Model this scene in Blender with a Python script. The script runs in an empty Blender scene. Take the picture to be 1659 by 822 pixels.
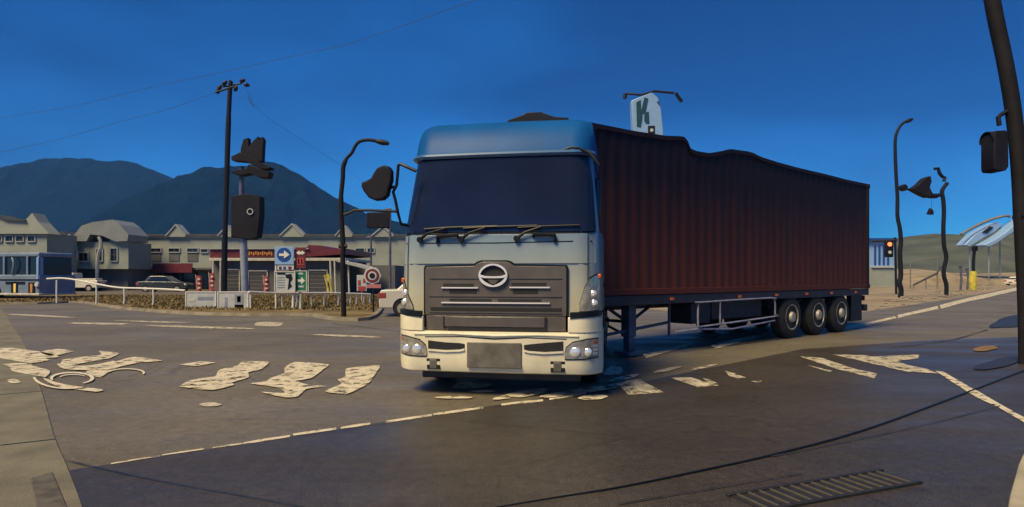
import bpy, bmesh, math, random
from mathutils import Vector, Matrix, noise
random.seed(7)
R = math.radians
S = bpy.context.scene
COL = S.collection
# ------------------------------------------------------------------ camera
CAM_H, HZ, F, CX = 1.45, 448.0, 1000.0, 829.5
cam_d = bpy.data.cameras.new('camera'); cam = bpy.data.objects.new('camera', cam_d); COL.objects.link(cam)
cam_d.sensor_width = 36; cam_d.lens = 36 * F / 1659.0
cam.location = (0, 0, CAM_H); cam.rotation_euler = (R(90), 0, 0)
cam_d.shift_y = (HZ - 411) / 1659.0
cam_d.clip_start = 0.1; cam_d.clip_end = 20000
S.camera = cam
# ------------------------------------------------------------------ sky, sun, exposure
SUN_EL = 54.0
sun_dir = Vector((-0.68, -0.73, 0)).normalized() * math.cos(R(SUN_EL)) + Vector((0, 0, math.sin(R(SUN_EL))))
W = bpy.data.worlds.new('World'); S.world = W; W.use_nodes = True
nt = W.node_tree; nt.nodes.clear()
sk = nt.nodes.new('ShaderNodeTexSky'); sk.sky_type = 'NISHITA'; sk.sun_disc = False
sk.sun_elevation = R(SUN_EL); sk.sun_rotation = math.atan2(sun_dir.x, sun_dir.y)
sk.air_density = 1.0; sk.dust_density = 0.0; sk.ozone_density = 6.0
tint = nt.nodes.new('ShaderNodeMix'); tint.data_type = 'RGBA'; tint.blend_type = 'MULTIPLY'; tint.inputs[0].default_value = 1
tint.inputs[7].default_value = (0.026, 0.225, 0.45, 1)
bg = nt.nodes.new('ShaderNodeBackground'); bg.inputs[1].default_value = 0.05
wo = nt.nodes.new('ShaderNodeOutputWorld')
# thin uneven dusk cloud over the whole sky
wtc = nt.nodes.new('ShaderNodeTexCoord'); wmp = nt.nodes.new('ShaderNodeMapping'); wmp.inputs['Scale'].default_value = (1.0, 1.0, 2.6); wmp.inputs['Location'].default_value = (5.1, 0.7, 2.0)
wn = nt.nodes.new('ShaderNodeTexNoise'); wn.inputs['Scale'].default_value = 1.7; wn.inputs['Detail'].default_value = 5; wn.inputs['Roughness'].default_value = 0.45
wr = nt.nodes.new('ShaderNodeValToRGB'); wr.color_ramp.elements[0].position = 0.40; wr.color_ramp.elements[1].position = 0.62
wr.color_ramp.elements[0].color = (0.62, 0.70, 0.74, 1); wr.color_ramp.elements[1].color = (1.55, 1.35, 1.25, 1)
cl_ = nt.nodes.new('ShaderNodeMix'); cl_.data_type = 'RGBA'; cl_.blend_type = 'MULTIPLY'; cl_.inputs[0].default_value = 1
nt.links.new(wtc.outputs['Generated'], wmp.inputs[0]); nt.links.new(wmp.outputs[0], wn.inputs['Vector']); nt.links.new(wn.outputs[0], wr.inputs[0])
nt.links.new(sk.outputs[0], tint.inputs[6]); nt.links.new(tint.outputs[2], cl_.inputs[6]); nt.links.new(wr.outputs[0], cl_.inputs[7]); nt.links.new(cl_.outputs[2], bg.inputs[0]); nt.links.new(bg.outputs[0], wo.inputs[0])
sl = bpy.data.lights.new('sun', 'SUN'); sl.energy = 1.5; sl.angle = R(24.0); sl.color = (1.0, 0.79, 0.44)
sun = bpy.data.objects.new('sun', sl); COL.objects.link(sun)
sun.rotation_euler = sun_dir.to_track_quat('Z', 'Y').to_euler(); sun.location = (0, 0, 60)
S.view_settings.view_transform = 'Standard'; S.view_settings.look = 'None'
S.view_settings.exposure = 2.05; S.view_settings.gamma = 1

# ------------------------------------------------------------------ helpers
def P(x, y, D):                      # a measured image bearing at distance D -> world point
    return Vector(((x - CX) / F * D, D, CAM_H + (HZ - y) / F * D))
def G(x, y, z=0.0):                  # the same, where that bearing meets the ground
    D = (CAM_H - z) * F / (y - HZ)
    return Vector(((x - CX) / F * D, D, z))

def mat(name, col, rough=0.6, metal=0.0, var=0.12, scale=3.0, bump=0.0, bscale=40.0, coat=0.0, emit=None, es=0.0, col2=None, detail=4.0):
    m = bpy.data.materials.new(name); m.use_nodes = True
    t = m.node_tree; b = t.nodes['Principled BSDF']
    b.inputs['Roughness'].default_value = rough; b.inputs['Metallic'].default_value = metal
    if coat: b.inputs['Coat Weight'].default_value = coat; b.inputs['Coat Roughness'].default_value = 0.08
    tc = t.nodes.new('ShaderNodeTexCoord')
    n = t.nodes.new('ShaderNodeTexNoise'); n.inputs['Scale'].default_value = scale; n.inputs['Detail'].default_value = detail
    t.links.new(tc.outputs['Object'], n.inputs['Vector'])
    r = t.nodes.new('ShaderNodeValToRGB')
    c = col; c2 = col2 or tuple(min(1, v * (1 + var)) for v in c); c1 = tuple(v * (1 - var) for v in c) if not col2 else c
    r.color_ramp.elements[0].position = 0.35; r.color_ramp.elements[1].position = 0.65
    r.color_ramp.elements[0].color = (*c1, 1); r.color_ramp.elements[1].color = (*c2, 1)
    t.links.new(n.outputs[0], r.inputs[0]); t.links.new(r.outputs[0], b.inputs['Base Color'])
    if bump:
        n2 = t.nodes.new('ShaderNodeTexNoise'); n2.inputs['Scale'].default_value = bscale; n2.inputs['Detail'].default_value = 5
        t.links.new(tc.outputs['Object'], n2.inputs['Vector'])
        bp = t.nodes.new('ShaderNodeBump'); bp.inputs['Strength'].default_value = bump; bp.inputs['Distance'].default_value = 0.02 if bscale > 1 else 14.0
        t.links.new(n2.outputs[0], bp.inputs['Height']); t.links.new(bp.outputs[0], b.inputs['Normal'])
    if emit:
        b.inputs['Emission Color'].default_value = (*emit, 1); b.inputs['Emission Strength'].default_value = es
    return m

def asphalt(name, base, worn, dark, rg=(0.44, 0.72)):
    m = bpy.data.materials.new(name); m.use_nodes = True; t = m.node_tree; b = t.nodes['Principled BSDF']
    tc = t.nodes.new('ShaderNodeTexCoord')
    def nz(s, d=5, vec=None, rough=0.6):
        n = t.nodes.new('ShaderNodeTexNoise'); n.inputs['Scale'].default_value = s; n.inputs['Detail'].default_value = d; n.inputs['Roughness'].default_value = rough
        t.links.new(vec or tc.outputs['Object'], n.inputs['Vector']); return n
    def ramp(src, a, bb, ca, cb):
        r = t.nodes.new('ShaderNodeValToRGB'); r.color_ramp.elements[0].position = a; r.color_ramp.elements[1].position = bb
        r.color_ramp.elements[0].color = (*ca, 1); r.color_ramp.elements[1].color = (*cb, 1); t.links.new(src, r.inputs[0]); return r
    def mix(a, bb, f, mode='MIX'):
        x = t.nodes.new('ShaderNodeMix'); x.data_type = 'RGBA'; x.blend_type = mode
        if hasattr(f, 'is_output'): t.links.new(f, x.inputs[0])
        else: x.inputs[0].default_value = f
        t.links.new(a, x.inputs[6]); t.links.new(bb, x.inputs[7]); return x.outputs[2]
    big = ramp(nz(0.35, 6).outputs[0], 0.4, 0.62, base, worn)
    streak_map = t.nodes.new('ShaderNodeMapping'); streak_map.inputs['Scale'].default_value = (0.25, 1.3, 1); streak_map.inputs['Rotation'].default_value = (0, 0, R(-15))
    t.links.new(tc.outputs['Object'], streak_map.inputs[0])
    st = ramp(nz(0.9, 6, streak_map.outputs[0]).outputs[0], 0.42, 0.7, (1, 1, 1), dark)
    c1 = mix(big.outputs[0], st.outputs[0], 0.75, 'MULTIPLY')
    gr = ramp(nz(48, 8, rough=.85).outputs[0], 0.40, 0.60, (0.55, 0.55, 0.55), (1.55, 1.52, 1.46))
    c2 = mix(c1, gr.outputs[0], 0.8, 'MULTIPLY')
    mid = ramp(nz(9, 8).outputs[0], 0.3, 0.7, (0.74, 0.74, 0.74), (1.22, 1.22, 1.22))
    c3 = mix(c2, mid.outputs[0], 0.8, 'MULTIPLY')
    chip = ramp(nz(26, 2).outputs[0], 0.70, 0.73, (1, 1, 1), (2.2, 2.15, 2.0)); c3 = mix(c3, chip.outputs[0], 1.0, 'MULTIPLY')
    # hairline cracks, only where the surface has tired
    wv = t.nodes.new('ShaderNodeMix'); wv.data_type = 'VECTOR'; wv.inputs[0].default_value = 0.12
    wn_ = nz(1.1, 5); t.links.new(tc.outputs['Object'], wv.inputs[4]); t.links.new(wn_.outputs['Color'], wv.inputs[5])
    vo = t.nodes.new('ShaderNodeTexVoronoi'); vo.feature = 'DISTANCE_TO_EDGE'; vo.inputs['Scale'].default_value = 0.75; t.links.new(wv.outputs[1], vo.inputs['Vector'])
    ck = ramp(vo.outputs['Distance'], 0.003, 0.012, (0.72, 0.72, 0.72), (1, 1, 1))
    ms = ramp(nz(0.28, 3).outputs[0], 0.46, 0.56, (0, 0, 0), (1, 1, 1))
    c4 = mix(c3, ck.outputs[0], ms.outputs[0], 'MULTIPLY')
    # small oil spots
    sp2 = ramp(nz(2.3, 2).outputs[0], 0.66, 0.74, (1, 1, 1), (0.66, 0.65, 0.64)); c3 = mix(c4, sp2.outputs[0], 0.8, 'MULTIPLY')
    t.links.new(c3, b.inputs['Base Color'])
    rr = ramp(nz(0.9, 6, streak_map.outputs[0]).outputs[0], 0.4, 0.65, (rg[0],) * 3, (rg[1],) * 3); t.links.new(rr.outputs[0], b.inputs['Roughness'])
    bp = t.nodes.new('ShaderNodeBump'); bp.inputs['Strength'].default_value = 0.45; bp.inputs['Distance'].default_value = 0.012
    t.links.new(nz(110, 4).outputs[0], bp.inputs['Height']); t.links.new(bp.outputs[0], b.inputs['Normal'])
    return m

def tint_gradient(name):                                          # light tinted by the viewing windscreen, put into the colour: cream low, blue high
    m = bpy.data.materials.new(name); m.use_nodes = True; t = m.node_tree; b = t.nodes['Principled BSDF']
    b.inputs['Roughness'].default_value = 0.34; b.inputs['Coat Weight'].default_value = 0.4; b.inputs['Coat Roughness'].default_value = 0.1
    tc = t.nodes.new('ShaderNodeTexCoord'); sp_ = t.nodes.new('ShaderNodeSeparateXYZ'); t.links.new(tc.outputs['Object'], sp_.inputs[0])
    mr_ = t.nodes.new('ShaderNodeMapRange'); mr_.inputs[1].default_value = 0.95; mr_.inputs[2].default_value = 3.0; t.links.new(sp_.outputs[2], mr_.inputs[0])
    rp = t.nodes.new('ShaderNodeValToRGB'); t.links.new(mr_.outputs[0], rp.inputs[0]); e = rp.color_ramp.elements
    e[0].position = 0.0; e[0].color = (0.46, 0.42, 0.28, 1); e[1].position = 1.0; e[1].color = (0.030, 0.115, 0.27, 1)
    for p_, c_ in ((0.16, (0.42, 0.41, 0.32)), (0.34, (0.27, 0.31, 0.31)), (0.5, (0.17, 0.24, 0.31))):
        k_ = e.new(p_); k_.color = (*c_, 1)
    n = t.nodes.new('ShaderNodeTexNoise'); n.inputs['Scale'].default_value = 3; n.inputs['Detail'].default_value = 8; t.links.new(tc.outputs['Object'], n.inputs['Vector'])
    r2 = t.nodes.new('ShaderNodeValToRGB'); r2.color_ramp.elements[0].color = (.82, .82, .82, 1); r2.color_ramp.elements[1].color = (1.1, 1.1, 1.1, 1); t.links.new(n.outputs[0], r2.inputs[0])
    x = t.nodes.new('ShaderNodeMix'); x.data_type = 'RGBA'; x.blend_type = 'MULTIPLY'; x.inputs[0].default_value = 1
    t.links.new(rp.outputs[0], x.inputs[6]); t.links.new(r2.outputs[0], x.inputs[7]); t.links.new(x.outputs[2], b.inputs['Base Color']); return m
def cargo_mat():                                          # maroon with some rust; darker shaded top and bounced light below put into colour
    m = bpy.data.materials.new('maroon_container'); m.use_nodes = True; t = m.node_tree; b = t.nodes['Principled BSDF']; b.inputs['Roughness'].default_value = 0.65
    tc = t.nodes.new('ShaderNodeTexCoord'); sp_ = t.nodes.new('ShaderNodeSeparateXYZ'); t.links.new(tc.outputs['Object'], sp_.inputs[0])
    mp = t.nodes.new('ShaderNodeMapping'); mp.inputs['Scale'].default_value = (2.2, 2.2, 0.5); t.links.new(tc.outputs['Object'], mp.inputs[0])
    n = t.nodes.new('ShaderNodeTexNoise'); n.inputs['Scale'].default_value = 1.3; n.inputs['Detail'].default_value = 10; n.inputs['Roughness'].default_value = 0.65; t.links.new(mp.outputs[0], n.inputs['Vector'])
    mu = t.nodes.new('ShaderNodeMath'); mu.operation = 'MULTIPLY_ADD'; mu.inputs[1].default_value = 1.6; t.links.new(n.outputs[0], mu.inputs[0]); t.links.new(sp_.outputs[2], mu.inputs[2])
    rp = t.nodes.new('ShaderNodeValToRGB'); mr_ = t.nodes.new('ShaderNodeMapRange'); mr_.inputs[1].default_value = 0.7; mr_.inputs[2].default_value = 3.0
    t.links.new(mu.outputs[0], mr_.inputs[0]); t.links.new(mr_.outputs[0], rp.inputs[0])
    rp.color_ramp.elements[0].color = (0.120, 0.032, 0.020, 1); rp.color_ramp.elements[1].color = (0.017, 0.011, 0.018, 1)
    t.links.new(rp.outputs[0], b.inputs['Base Color']); return m
def paint_worn(name, col, under, lo=0.38, hi=0.55, gone=0.42):
    m = bpy.data.materials.new(name); m.use_nodes = True; t = m.node_tree; b = t.nodes['Principled BSDF']; b.inputs['Roughness'].default_value = 0.7
    tc = t.nodes.new('ShaderNodeTexCoord'); n = t.nodes.new('ShaderNodeTexNoise'); n.inputs['Scale'].default_value = 6; n.inputs['Detail'].default_value = 9; n.inputs['Roughness'].default_value = 0.7
    t.links.new(tc.outputs['Object'], n.inputs['Vector'])
    r = t.nodes.new('ShaderNodeValToRGB'); r.color_ramp.elements[0].position = lo; r.color_ramp.elements[1].position = hi
    r.color_ramp.elements[0].color = (*under, 1); r.color_ramp.elements[1].color = (*col, 1)
    t.links.new(n.outputs[0], r.inputs[0]); t.links.new(r.outputs[0], b.inputs['Base Color'])
    n3 = t.nodes.new('ShaderNodeTexNoise'); n3.inputs['Scale'].default_value = 5; n3.inputs['Detail'].default_value = 10; n3.inputs['Roughness'].default_value = 0.75
    mp3 = t.nodes.new('ShaderNodeMapping'); mp3.inputs['Location'].default_value = (7, 3, 0); t.links.new(tc.outputs['Object'], mp3.inputs[0]); t.links.new(mp3.outputs[0], n3.inputs['Vector'])
    r3 = t.nodes.new('ShaderNodeValToRGB'); r3.color_ramp.elements[0].position = gone - .03; r3.color_ramp.elements[1].position = gone + .04; t.links.new(n3.outputs[0], r3.inputs[0]); t.links.new(r3.outputs[0], b.inputs['Alpha'])
    return m

class MB:
    def __init__(s): s.v = []; s.f = []
    def add(s, vs, fs):
        o = len(s.v); s.v += [Vector(p) for p in vs]; s.f += [tuple(i + o for i in f) for f in fs]; return s
    def box(s, c, d, rot=None):
        x, y, z = [k / 2 for k in d]
        vs = [Vector((a * x, b * y, e * z)) for e in (-1, 1) for a, b in ((-1, -1), (1, -1), (1, 1), (-1, 1))]
        if rot: vs = [rot @ q for q in vs]
        c = Vector(c)
        return s.add([q + c for q in vs], [(3, 2, 1, 0), (4, 5, 6, 7), (0, 1, 5, 4), (1, 2, 6, 5), (2, 3, 7, 6), (3, 0, 4, 7)])
    def b2(s, x0, x1, y0, y1, z0, z1):
        return s.box(((x0 + x1) / 2, (y0 + y1) / 2, (z0 + z1) / 2), (abs(x1 - x0), abs(y1 - y0), abs(z1 - z0)))
    def tube(s, pts, rad, n=8, cap=True):
        pts = [Vector(p) for p in pts]; N = len(pts)
        if not hasattr(rad, '__len__'): rad = [rad] * N
        o = len(s.v); up = None
        for i, p in enumerate(pts):
            t = (pts[min(i + 1, N - 1)] - pts[max(i - 1, 0)]).normalized()
            if up is None:
                up = Vector((0, 0, 1)) if abs(t.z) < 0.9 else Vector((1, 0, 0))
            a = t.cross(up).normalized(); b = t.cross(a).normalized(); up = -b if up.dot(-b) > 0 else b
            a = t.cross(up).normalized(); b = up
            for k in range(n):
                w = 2 * math.pi * k / n; s.v.append(p + (a * math.cos(w) + b * math.sin(w)) * rad[i])
        for i in range(N - 1):
            for k in range(n):
                k2 = (k + 1) % n; s.f.append((o + i * n + k, o + i * n + k2, o + (i + 1) * n + k2, o + (i + 1) * n + k))
        if cap:
            s.f.append(tuple(o + k for k in range(n))[::-1]); s.f.append(tuple(o + (N - 1) * n + k for k in range(n)))
        return s
    def lathe(s, prof, n=24, axis='x', c=(0, 0, 0)):       # prof: (along axis, radius)
        o = len(s.v); c = Vector(c)
        for a, r in prof:
            for k in range(n):
                w = 2 * math.pi * k / n; u, v = r * math.cos(w), r * math.sin(w)
                s.v.append(c + Vector({'x': (a, u, v), 'y': (u, a, v), 'z': (u, v, a)}[axis]))
        for i in range(len(prof) - 1):
            for k in range(n):
                k2 = (k + 1) % n; s.f.append((o + i * n + k, o + i * n + k2, o + (i + 1) * n + k2, o + (i + 1) * n + k))
        s.f.append(tuple(o + k for k in range(n))[::-1]); s.f.append(tuple(o + (len(prof) - 1) * n + k for k in range(n)))
        return s
    def prism(s, poly, d):                                  # polygon of 3D points swept by vector d
        n = len(poly); d = Vector(d); a = [Vector(p) for p in poly]
        return s.add(a + [p + d for p in a], [tuple(range(n))[::-1], tuple(range(n, 2 * n))] + [(i, (i + 1) % n, n + (i + 1) % n, n + i) for i in range(n)])
    def sheet(s, poly): return s.add(poly, [tuple(range(len(poly)))])
    def loft(s, rings, closed=True, caps=True):
        o = len(s.v); n = len(rings[0])
        for r in rings: s.v += [Vector(p) for p in r]
        for i in range(len(rings) - 1):
            for k in range(n if closed else n - 1):
                k2 = (k + 1) % n; s.f.append((o + i * n + k, o + i * n + k2, o + (i + 1) * n + k2, o + (i + 1) * n + k))
        if caps and closed:
            s.f.append(tuple(o + k for k in range(n))[::-1]); s.f.append(tuple(o + (len(rings) - 1) * n + k for k in range(n)))
        return s
    def build(s, name, m, parent=None, org=(0, 0, 0), bevel=0.0, smooth=True, kind=None, seg=2, tri=False):
        me = bpy.data.meshes.new(name); org = Vector(org)
        me.from_pydata([tuple(p - org) for p in s.v], [], s.f)
        bm = bmesh.new(); bm.from_mesh(me)
        bmesh.ops.recalc_face_normals(bm, faces=bm.faces)
        if tri: bmesh.ops.triangulate(bm, faces=[f for f in bm.faces if len(f.verts) > 4])
        bm.to_mesh(me); bm.free()
        me.materials.append(m)
        if smooth:
            me.polygons.foreach_set('use_smooth', [True] * len(me.polygons)); me.set_sharp_from_angle(angle=R(35))
        o = bpy.data.objects.new(name, me); COL.objects.link(o)
        if parent: o.parent = parent
        elif org.length: o.location = org
        if bevel:
            b = o.modifiers.new('bevel', 'BEVEL'); b.width = bevel; b.segments = seg; b.limit_method = 'ANGLE'; b.angle_limit = R(40)
        if kind: o['kind'] = kind
        return o
def flat_up(o):                                            # sheets face the sky
    me = o.data
    if sum(p.normal.z for p in me.polygons) < 0: me.flip_normals()
    return o
def thing(name, label, cat, loc=(0, 0, 0), rotz=0.0, group=None):
    o = bpy.data.objects.new(name, None); COL.objects.link(o); o.empty_display_size = 0.3
    o.location = loc; o.rotation_euler = (0, 0, rotz); tag(o, label, cat, group); return o
def tag(o, label, cat, group=None):
    o['label'] = label; o['category'] = cat
    if group: o['group'] = group
    return o
def kids(o): return [c for c in bpy.data.objects if c.parent == o]
def copy_tree(o, parent=None):
    c = o.copy(); COL.objects.link(c)
    if parent: c.parent = parent
    for k in kids(o): copy_tree(k, c)
    return c
def calm(pts, k=.5):                                       # eases the bends of a measured post
    (xa, ya), (xb, yb) = pts[0], pts[-1]
    return [(x + (xa + (xb - xa) * (y - ya) / (yb - ya) - x) * k, y) for x, y in pts]
def lerp(tab, x):
    if x <= tab[0][0]: return tab[0][1]
    for (a, u), (b, v) in zip(tab, tab[1:]):
        if x <= b: return u + (v - u) * (x - a) / (b - a)
    return tab[-1][1]
def smooth_pts(pts, k=4):                                  # Catmull-Rom
    pts = [Vector(p) for p in pts]; out = []
    for i in range(len(pts) - 1):
        p0, p1, p2, p3 = pts[max(i - 1, 0)], pts[i], pts[i + 1], pts[min(i + 2, len(pts) - 1)]
        for j in range(k):
            t = j / k
            out.append(0.5 * ((2 * p1) + (p2 - p0) * t + (2 * p0 - 5 * p1 + 4 * p2 - p3) * t * t + (3 * p1 - p0 - 3 * p2 + p3) * t ** 3))
    out.append(pts[-1]); return out

# ------------------------------------------------------------------ materials
M = dict(
    asphalt=asphalt('asphalt', (0.105, 0.092, 0.068), (0.145, 0.127, 0.093), (0.62, 0.62, 0.63)),
    asphalt2=asphalt('darker_asphalt', (0.042, 0.036, 0.029), (0.060, 0.052, 0.042), (0.7, 0.7, 0.7), (0.28, 0.52)),
    seal=mat('bitumen_seal', (0.020, 0.019, 0.018), 0.5, var=0.2, scale=20),
    mark=paint_worn('road_paint', (0.54, 0.485, 0.36), (0.34, 0.305, 0.23), 0.36, 0.52, 0.44),
    mark_worn=paint_worn('worn_road_paint', (0.50, 0.45, 0.34), (0.26, 0.235, 0.18), 0.40, 0.58, 0.44),
    mark_edge=mat('road_paint_rim', (0.58, 0.52, 0.40), 0.6, var=0.1, scale=8),
    concrete=mat('concrete', (0.125, 0.115, 0.085), 0.85, var=0.22, scale=2.2, bump=0.4, bscale=60, detail=8),  # colour of the pale windscreen reflection, used on reflection_strip
    concrete2=mat('pale_concrete', (0.30, 0.27, 0.20), 0.85, var=0.15, scale=3, bump=0.3),
    kerbstone=mat('kerbstone', (0.19, 0.165, 0.125), 0.85, var=0.25, scale=1.5, bump=0.3),
    bar_iron=mat('worn_bar_iron', (0.060, 0.054, 0.043), 0.7, var=0.3, scale=12),
    plate_iron=mat('reflection_plate_dark', (0.075, 0.065, 0.05), 0.7, var=0.3, scale=8),  # dark plate on the reflection strip
    dirt=mat('dry_ground', (0.22, 0.175, 0.115), 0.95, var=0.3, scale=0.3, bump=0.5, bscale=8, detail=8),
    verge=mat('dry_verge', (0.13, 0.098, 0.050), 0.95, var=0.45, scale=.5, detail=12),
    grass=mat('dry_grass', (0.16, 0.12, 0.055), 0.9, var=0.3, scale=1.5),
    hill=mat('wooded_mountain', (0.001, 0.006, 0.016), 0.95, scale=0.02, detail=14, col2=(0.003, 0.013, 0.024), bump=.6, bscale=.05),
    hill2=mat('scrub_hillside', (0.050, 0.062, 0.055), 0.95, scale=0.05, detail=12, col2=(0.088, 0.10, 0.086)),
    wall=mat('greenish_render', (0.26, 0.285, 0.25), 0.85, var=0.1, scale=0.4, detail=8),
    wall2=mat('grey_wall', (0.10, 0.10, 0.10), 0.85, var=0.15, scale=0.6, detail=8),
    wall3=mat('brownish_wall', (0.16, 0.15, 0.145), 0.85, var=0.15, scale=0.6),
    roofm=mat('dark_roof', (0.05, 0.055, 0.06), 0.6, var=0.2, scale=1),
    roofl=mat('pale_metal_roof', (0.20, 0.22, 0.22), 0.5, var=0.1, scale=1),
    trim=mat('pale_trim', (0.32, 0.33, 0.32), 0.6, var=0.08),
    pane=mat('window_pane', (0.012, 0.016, 0.03), 0.12, var=0.2, scale=0.7),
    shutter=mat('grey_shutter', (0.055, 0.052, 0.055), 0.6, var=0.1),
    white=mat('white_paint', (0.66, 0.64, 0.58), 0.4, var=0.05, scale=6),
    offwhite=mat('soiled_white_paint', (0.48, 0.45, 0.38), 0.6, var=0.15, scale=4),
    red=mat('red_board', (0.12, 0.014, 0.020), 0.5, var=0.15),
    brightred=mat('red_cloth', (0.30, 0.04, 0.04), 0.7, var=0.2, scale=4),
    orange=mat('orange_print', (0.50, 0.20, 0.04), 0.6),
    blue=mat('blue_sign', (0.012, 0.06, 0.26), 0.4, var=0.05),
    paleblue=mat('pale_blue_sign', (0.22, 0.36, 0.58), 0.4, var=0.05),
    green=mat('green_sign', (0.008, 0.16, 0.07), 0.4, var=0.05),
    sign_grey=mat('grey_white_sign', (0.42, 0.44, 0.44), 0.5, var=0.1, scale=3),
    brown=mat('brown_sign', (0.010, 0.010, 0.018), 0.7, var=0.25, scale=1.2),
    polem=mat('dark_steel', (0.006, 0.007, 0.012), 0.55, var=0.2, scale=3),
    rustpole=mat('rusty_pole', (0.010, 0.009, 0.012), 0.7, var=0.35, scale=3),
    galv=mat('galvanised_steel', (0.26, 0.29, 0.33), 0.45, metal=0.2, var=0.12, scale=3),
    wire=mat('dark_strand', (0.03, 0.05, 0.09), 0.7),
    black=mat('black_plastic', (0.006, 0.007, 0.010), 0.45, var=0.2),
    rubber=mat('tyre_rubber', (0.018, 0.017, 0.016), 0.8, var=0.25, scale=6),
    rim=mat('wheel_rim', (0.42, 0.38, 0.30), 0.45, metal=0.3, var=0.25, scale=5),
    chassis=mat('chassis_paint', (0.022, 0.022, 0.034), 0.6, var=0.3, scale=4),
    chassis2=mat('worn_blue_steel', (0.075, 0.08, 0.125), 0.55, var=0.3, scale=4),
    guard=mat('guard_rail_paint', (0.22, 0.23, 0.32), 0.5, var=0.25, scale=5),
    cargo=cargo_mat(),
    cargo_rail=mat('dark_container_rail', (0.020, 0.012, 0.018), 0.6, var=0.2),
    bumper=mat('tinted_bumper_cream', (0.74, 0.68, 0.49), 0.40, var=0.13, scale=2.5, coat=0.25, detail=12),  # warm lower end of the viewing glass tint put into the bumper colour
    cab=tint_gradient('glass_tint_gradient'),
    fairing=mat('tinted_fairing_blue', (0.006, 0.080, 0.26), 0.45, var=0.10, scale=1.5),  # blue upper end of the viewing glass tint put into the fairing colour
    windscreen=mat('windscreen_glass', (0.010, 0.014, 0.032), 0.05, var=0.15, scale=1.5),
    grille=mat('grille_grey', (0.090, 0.077, 0.070), 0.5, var=0.12, scale=5, coat=0.2),
    grille_dark=mat('grille_slot', (0.010, 0.010, 0.011), 0.7),
    chrome=mat('chrome', (0.78, 0.74, 0.76), 0.2, metal=0.25, var=0.05),
    lens=mat('lamp_lens', (0.42, 0.40, 0.36), 0.12, metal=0.55, var=0.3, scale=14),
    lampcore=mat('lamp_bowl', (0.85, 0.84, 0.80), 0.12, metal=0.6, var=0.1),
    amber=mat('amber_lens', (0.60, 0.12, 0.02), 0.3, var=0.2),
    plate=mat('weathered_plate', (0.12, 0.11, 0.092), 0.6, var=0.3, scale=5),
    signal_on=mat('signal_lit', (0.8, 0.2, 0.05), 0.4, emit=(1.0, 0.16, 0.04), es=0.55),
    busblue=mat('bus_paint', (0.15, 0.20, 0.28), 0.4, var=0.15, scale=2, coat=0.3),
    carwhite=mat('car_white_paint', (0.62, 0.58, 0.48), 0.35, var=0.04, coat=0.4),
    cardark=mat('car_dark_paint', (0.03, 0.035, 0.045), 0.3, var=0.1, coat=0.5),
    yellow=mat('yellow_band', (0.50, 0.42, 0.05), 0.6, var=0.2),
    yl=mat('yellow_reflector', (0.85, 0.62, 0.12), 0.4, var=0.1),
)

for k_, v_ in (('fairing', .12), ('hill', 0.0), ('hill2', .1), ('cargo', .2), ('cargo_rail', .2), ('verge', .1), ('grass', .1), ('brown', .2), ('black', .3), ('polem', .3), ('rustpole', .25), ('cab', .35)):
    M[k_].node_tree.nodes['Principled BSDF'].inputs['Specular IOR Level'].default_value = v_
# ------------------------------------------------------------------ the setting
gm = MB(); n = 24; ext = 3350
gm.sheet([(-ext, -400, -0.004), (ext, -400, -0.004), (ext, ext, -0.004), (-ext, ext, -0.004)])
flat_up(gm.build('ground', M['dirt'], kind='structure', smooth=False))
kerb_px = [(-260, 494), (-60, 494), (60, 493), (130, 491), (200, 501), (300, 509), (400, 512), (500, 512), (545, 519), (592, 519), (612, 508), (618, 494), (619, 480)]
kerb = smooth_pts([G(x, y) for x, y in kerb_px], 3)
road_poly = [(-90, -12, 0)] + [(p.x, p.y, 0) for p in kerb] + [(-12, 110, 0), (4, 110, 0)] + [tuple(G(1000, 497)), tuple(G(1290, 521)), tuple(G(1560, 482)), tuple(G(1662, 462)), (95, 95, 0), (60, 30, 0), (70, -12, 0)]
# triangulated as one road sheet
road = flat_up(MB().sheet([(x, y, 0.0) for x, y, z in road_poly]).build('road', M['asphalt'], kind='structure', smooth=False, tri=True))
# verge behind the kerb
vp = [(p.x, p.y, 0.10) for p in kerb]
verge = MB().sheet([(-90, kerb[0].y, 0.10)] + vp + [(-9.5, 46, 0.10), (-90, 46, 0.10)])
flat_up(verge.build('verge', M['verge'], kind='structure', smooth=False, tri=True))
k = MB(); up = Vector((0, 0, 1))
rings = []
for i, p in enumerate(kerb):
    t = (kerb[min(i + 1, len(kerb) - 1)] - kerb[max(i - 1, 0)]).normalized(); nn = Vector((t.y, -t.x, 0))
    rings.append([p + nn * 0.14 + up * -.01, p + nn * 0.11 + up * 0.105, p - nn * 0.05 + up * 0.105, p - nn * 0.05 - up * .01])
k.loft(rings); k.build('kerb', M['kerbstone'], kind='structure', smooth=False)
# parking apron behind the verge
flat_up(MB().sheet([(-90, 46, 0.004), (-9.5, 46, 0.004), (-9, 75, 0.004), (-90, 75, 0.004)]).build('parking_ground', M['asphalt'], kind='structure', smooth=False))

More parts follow.
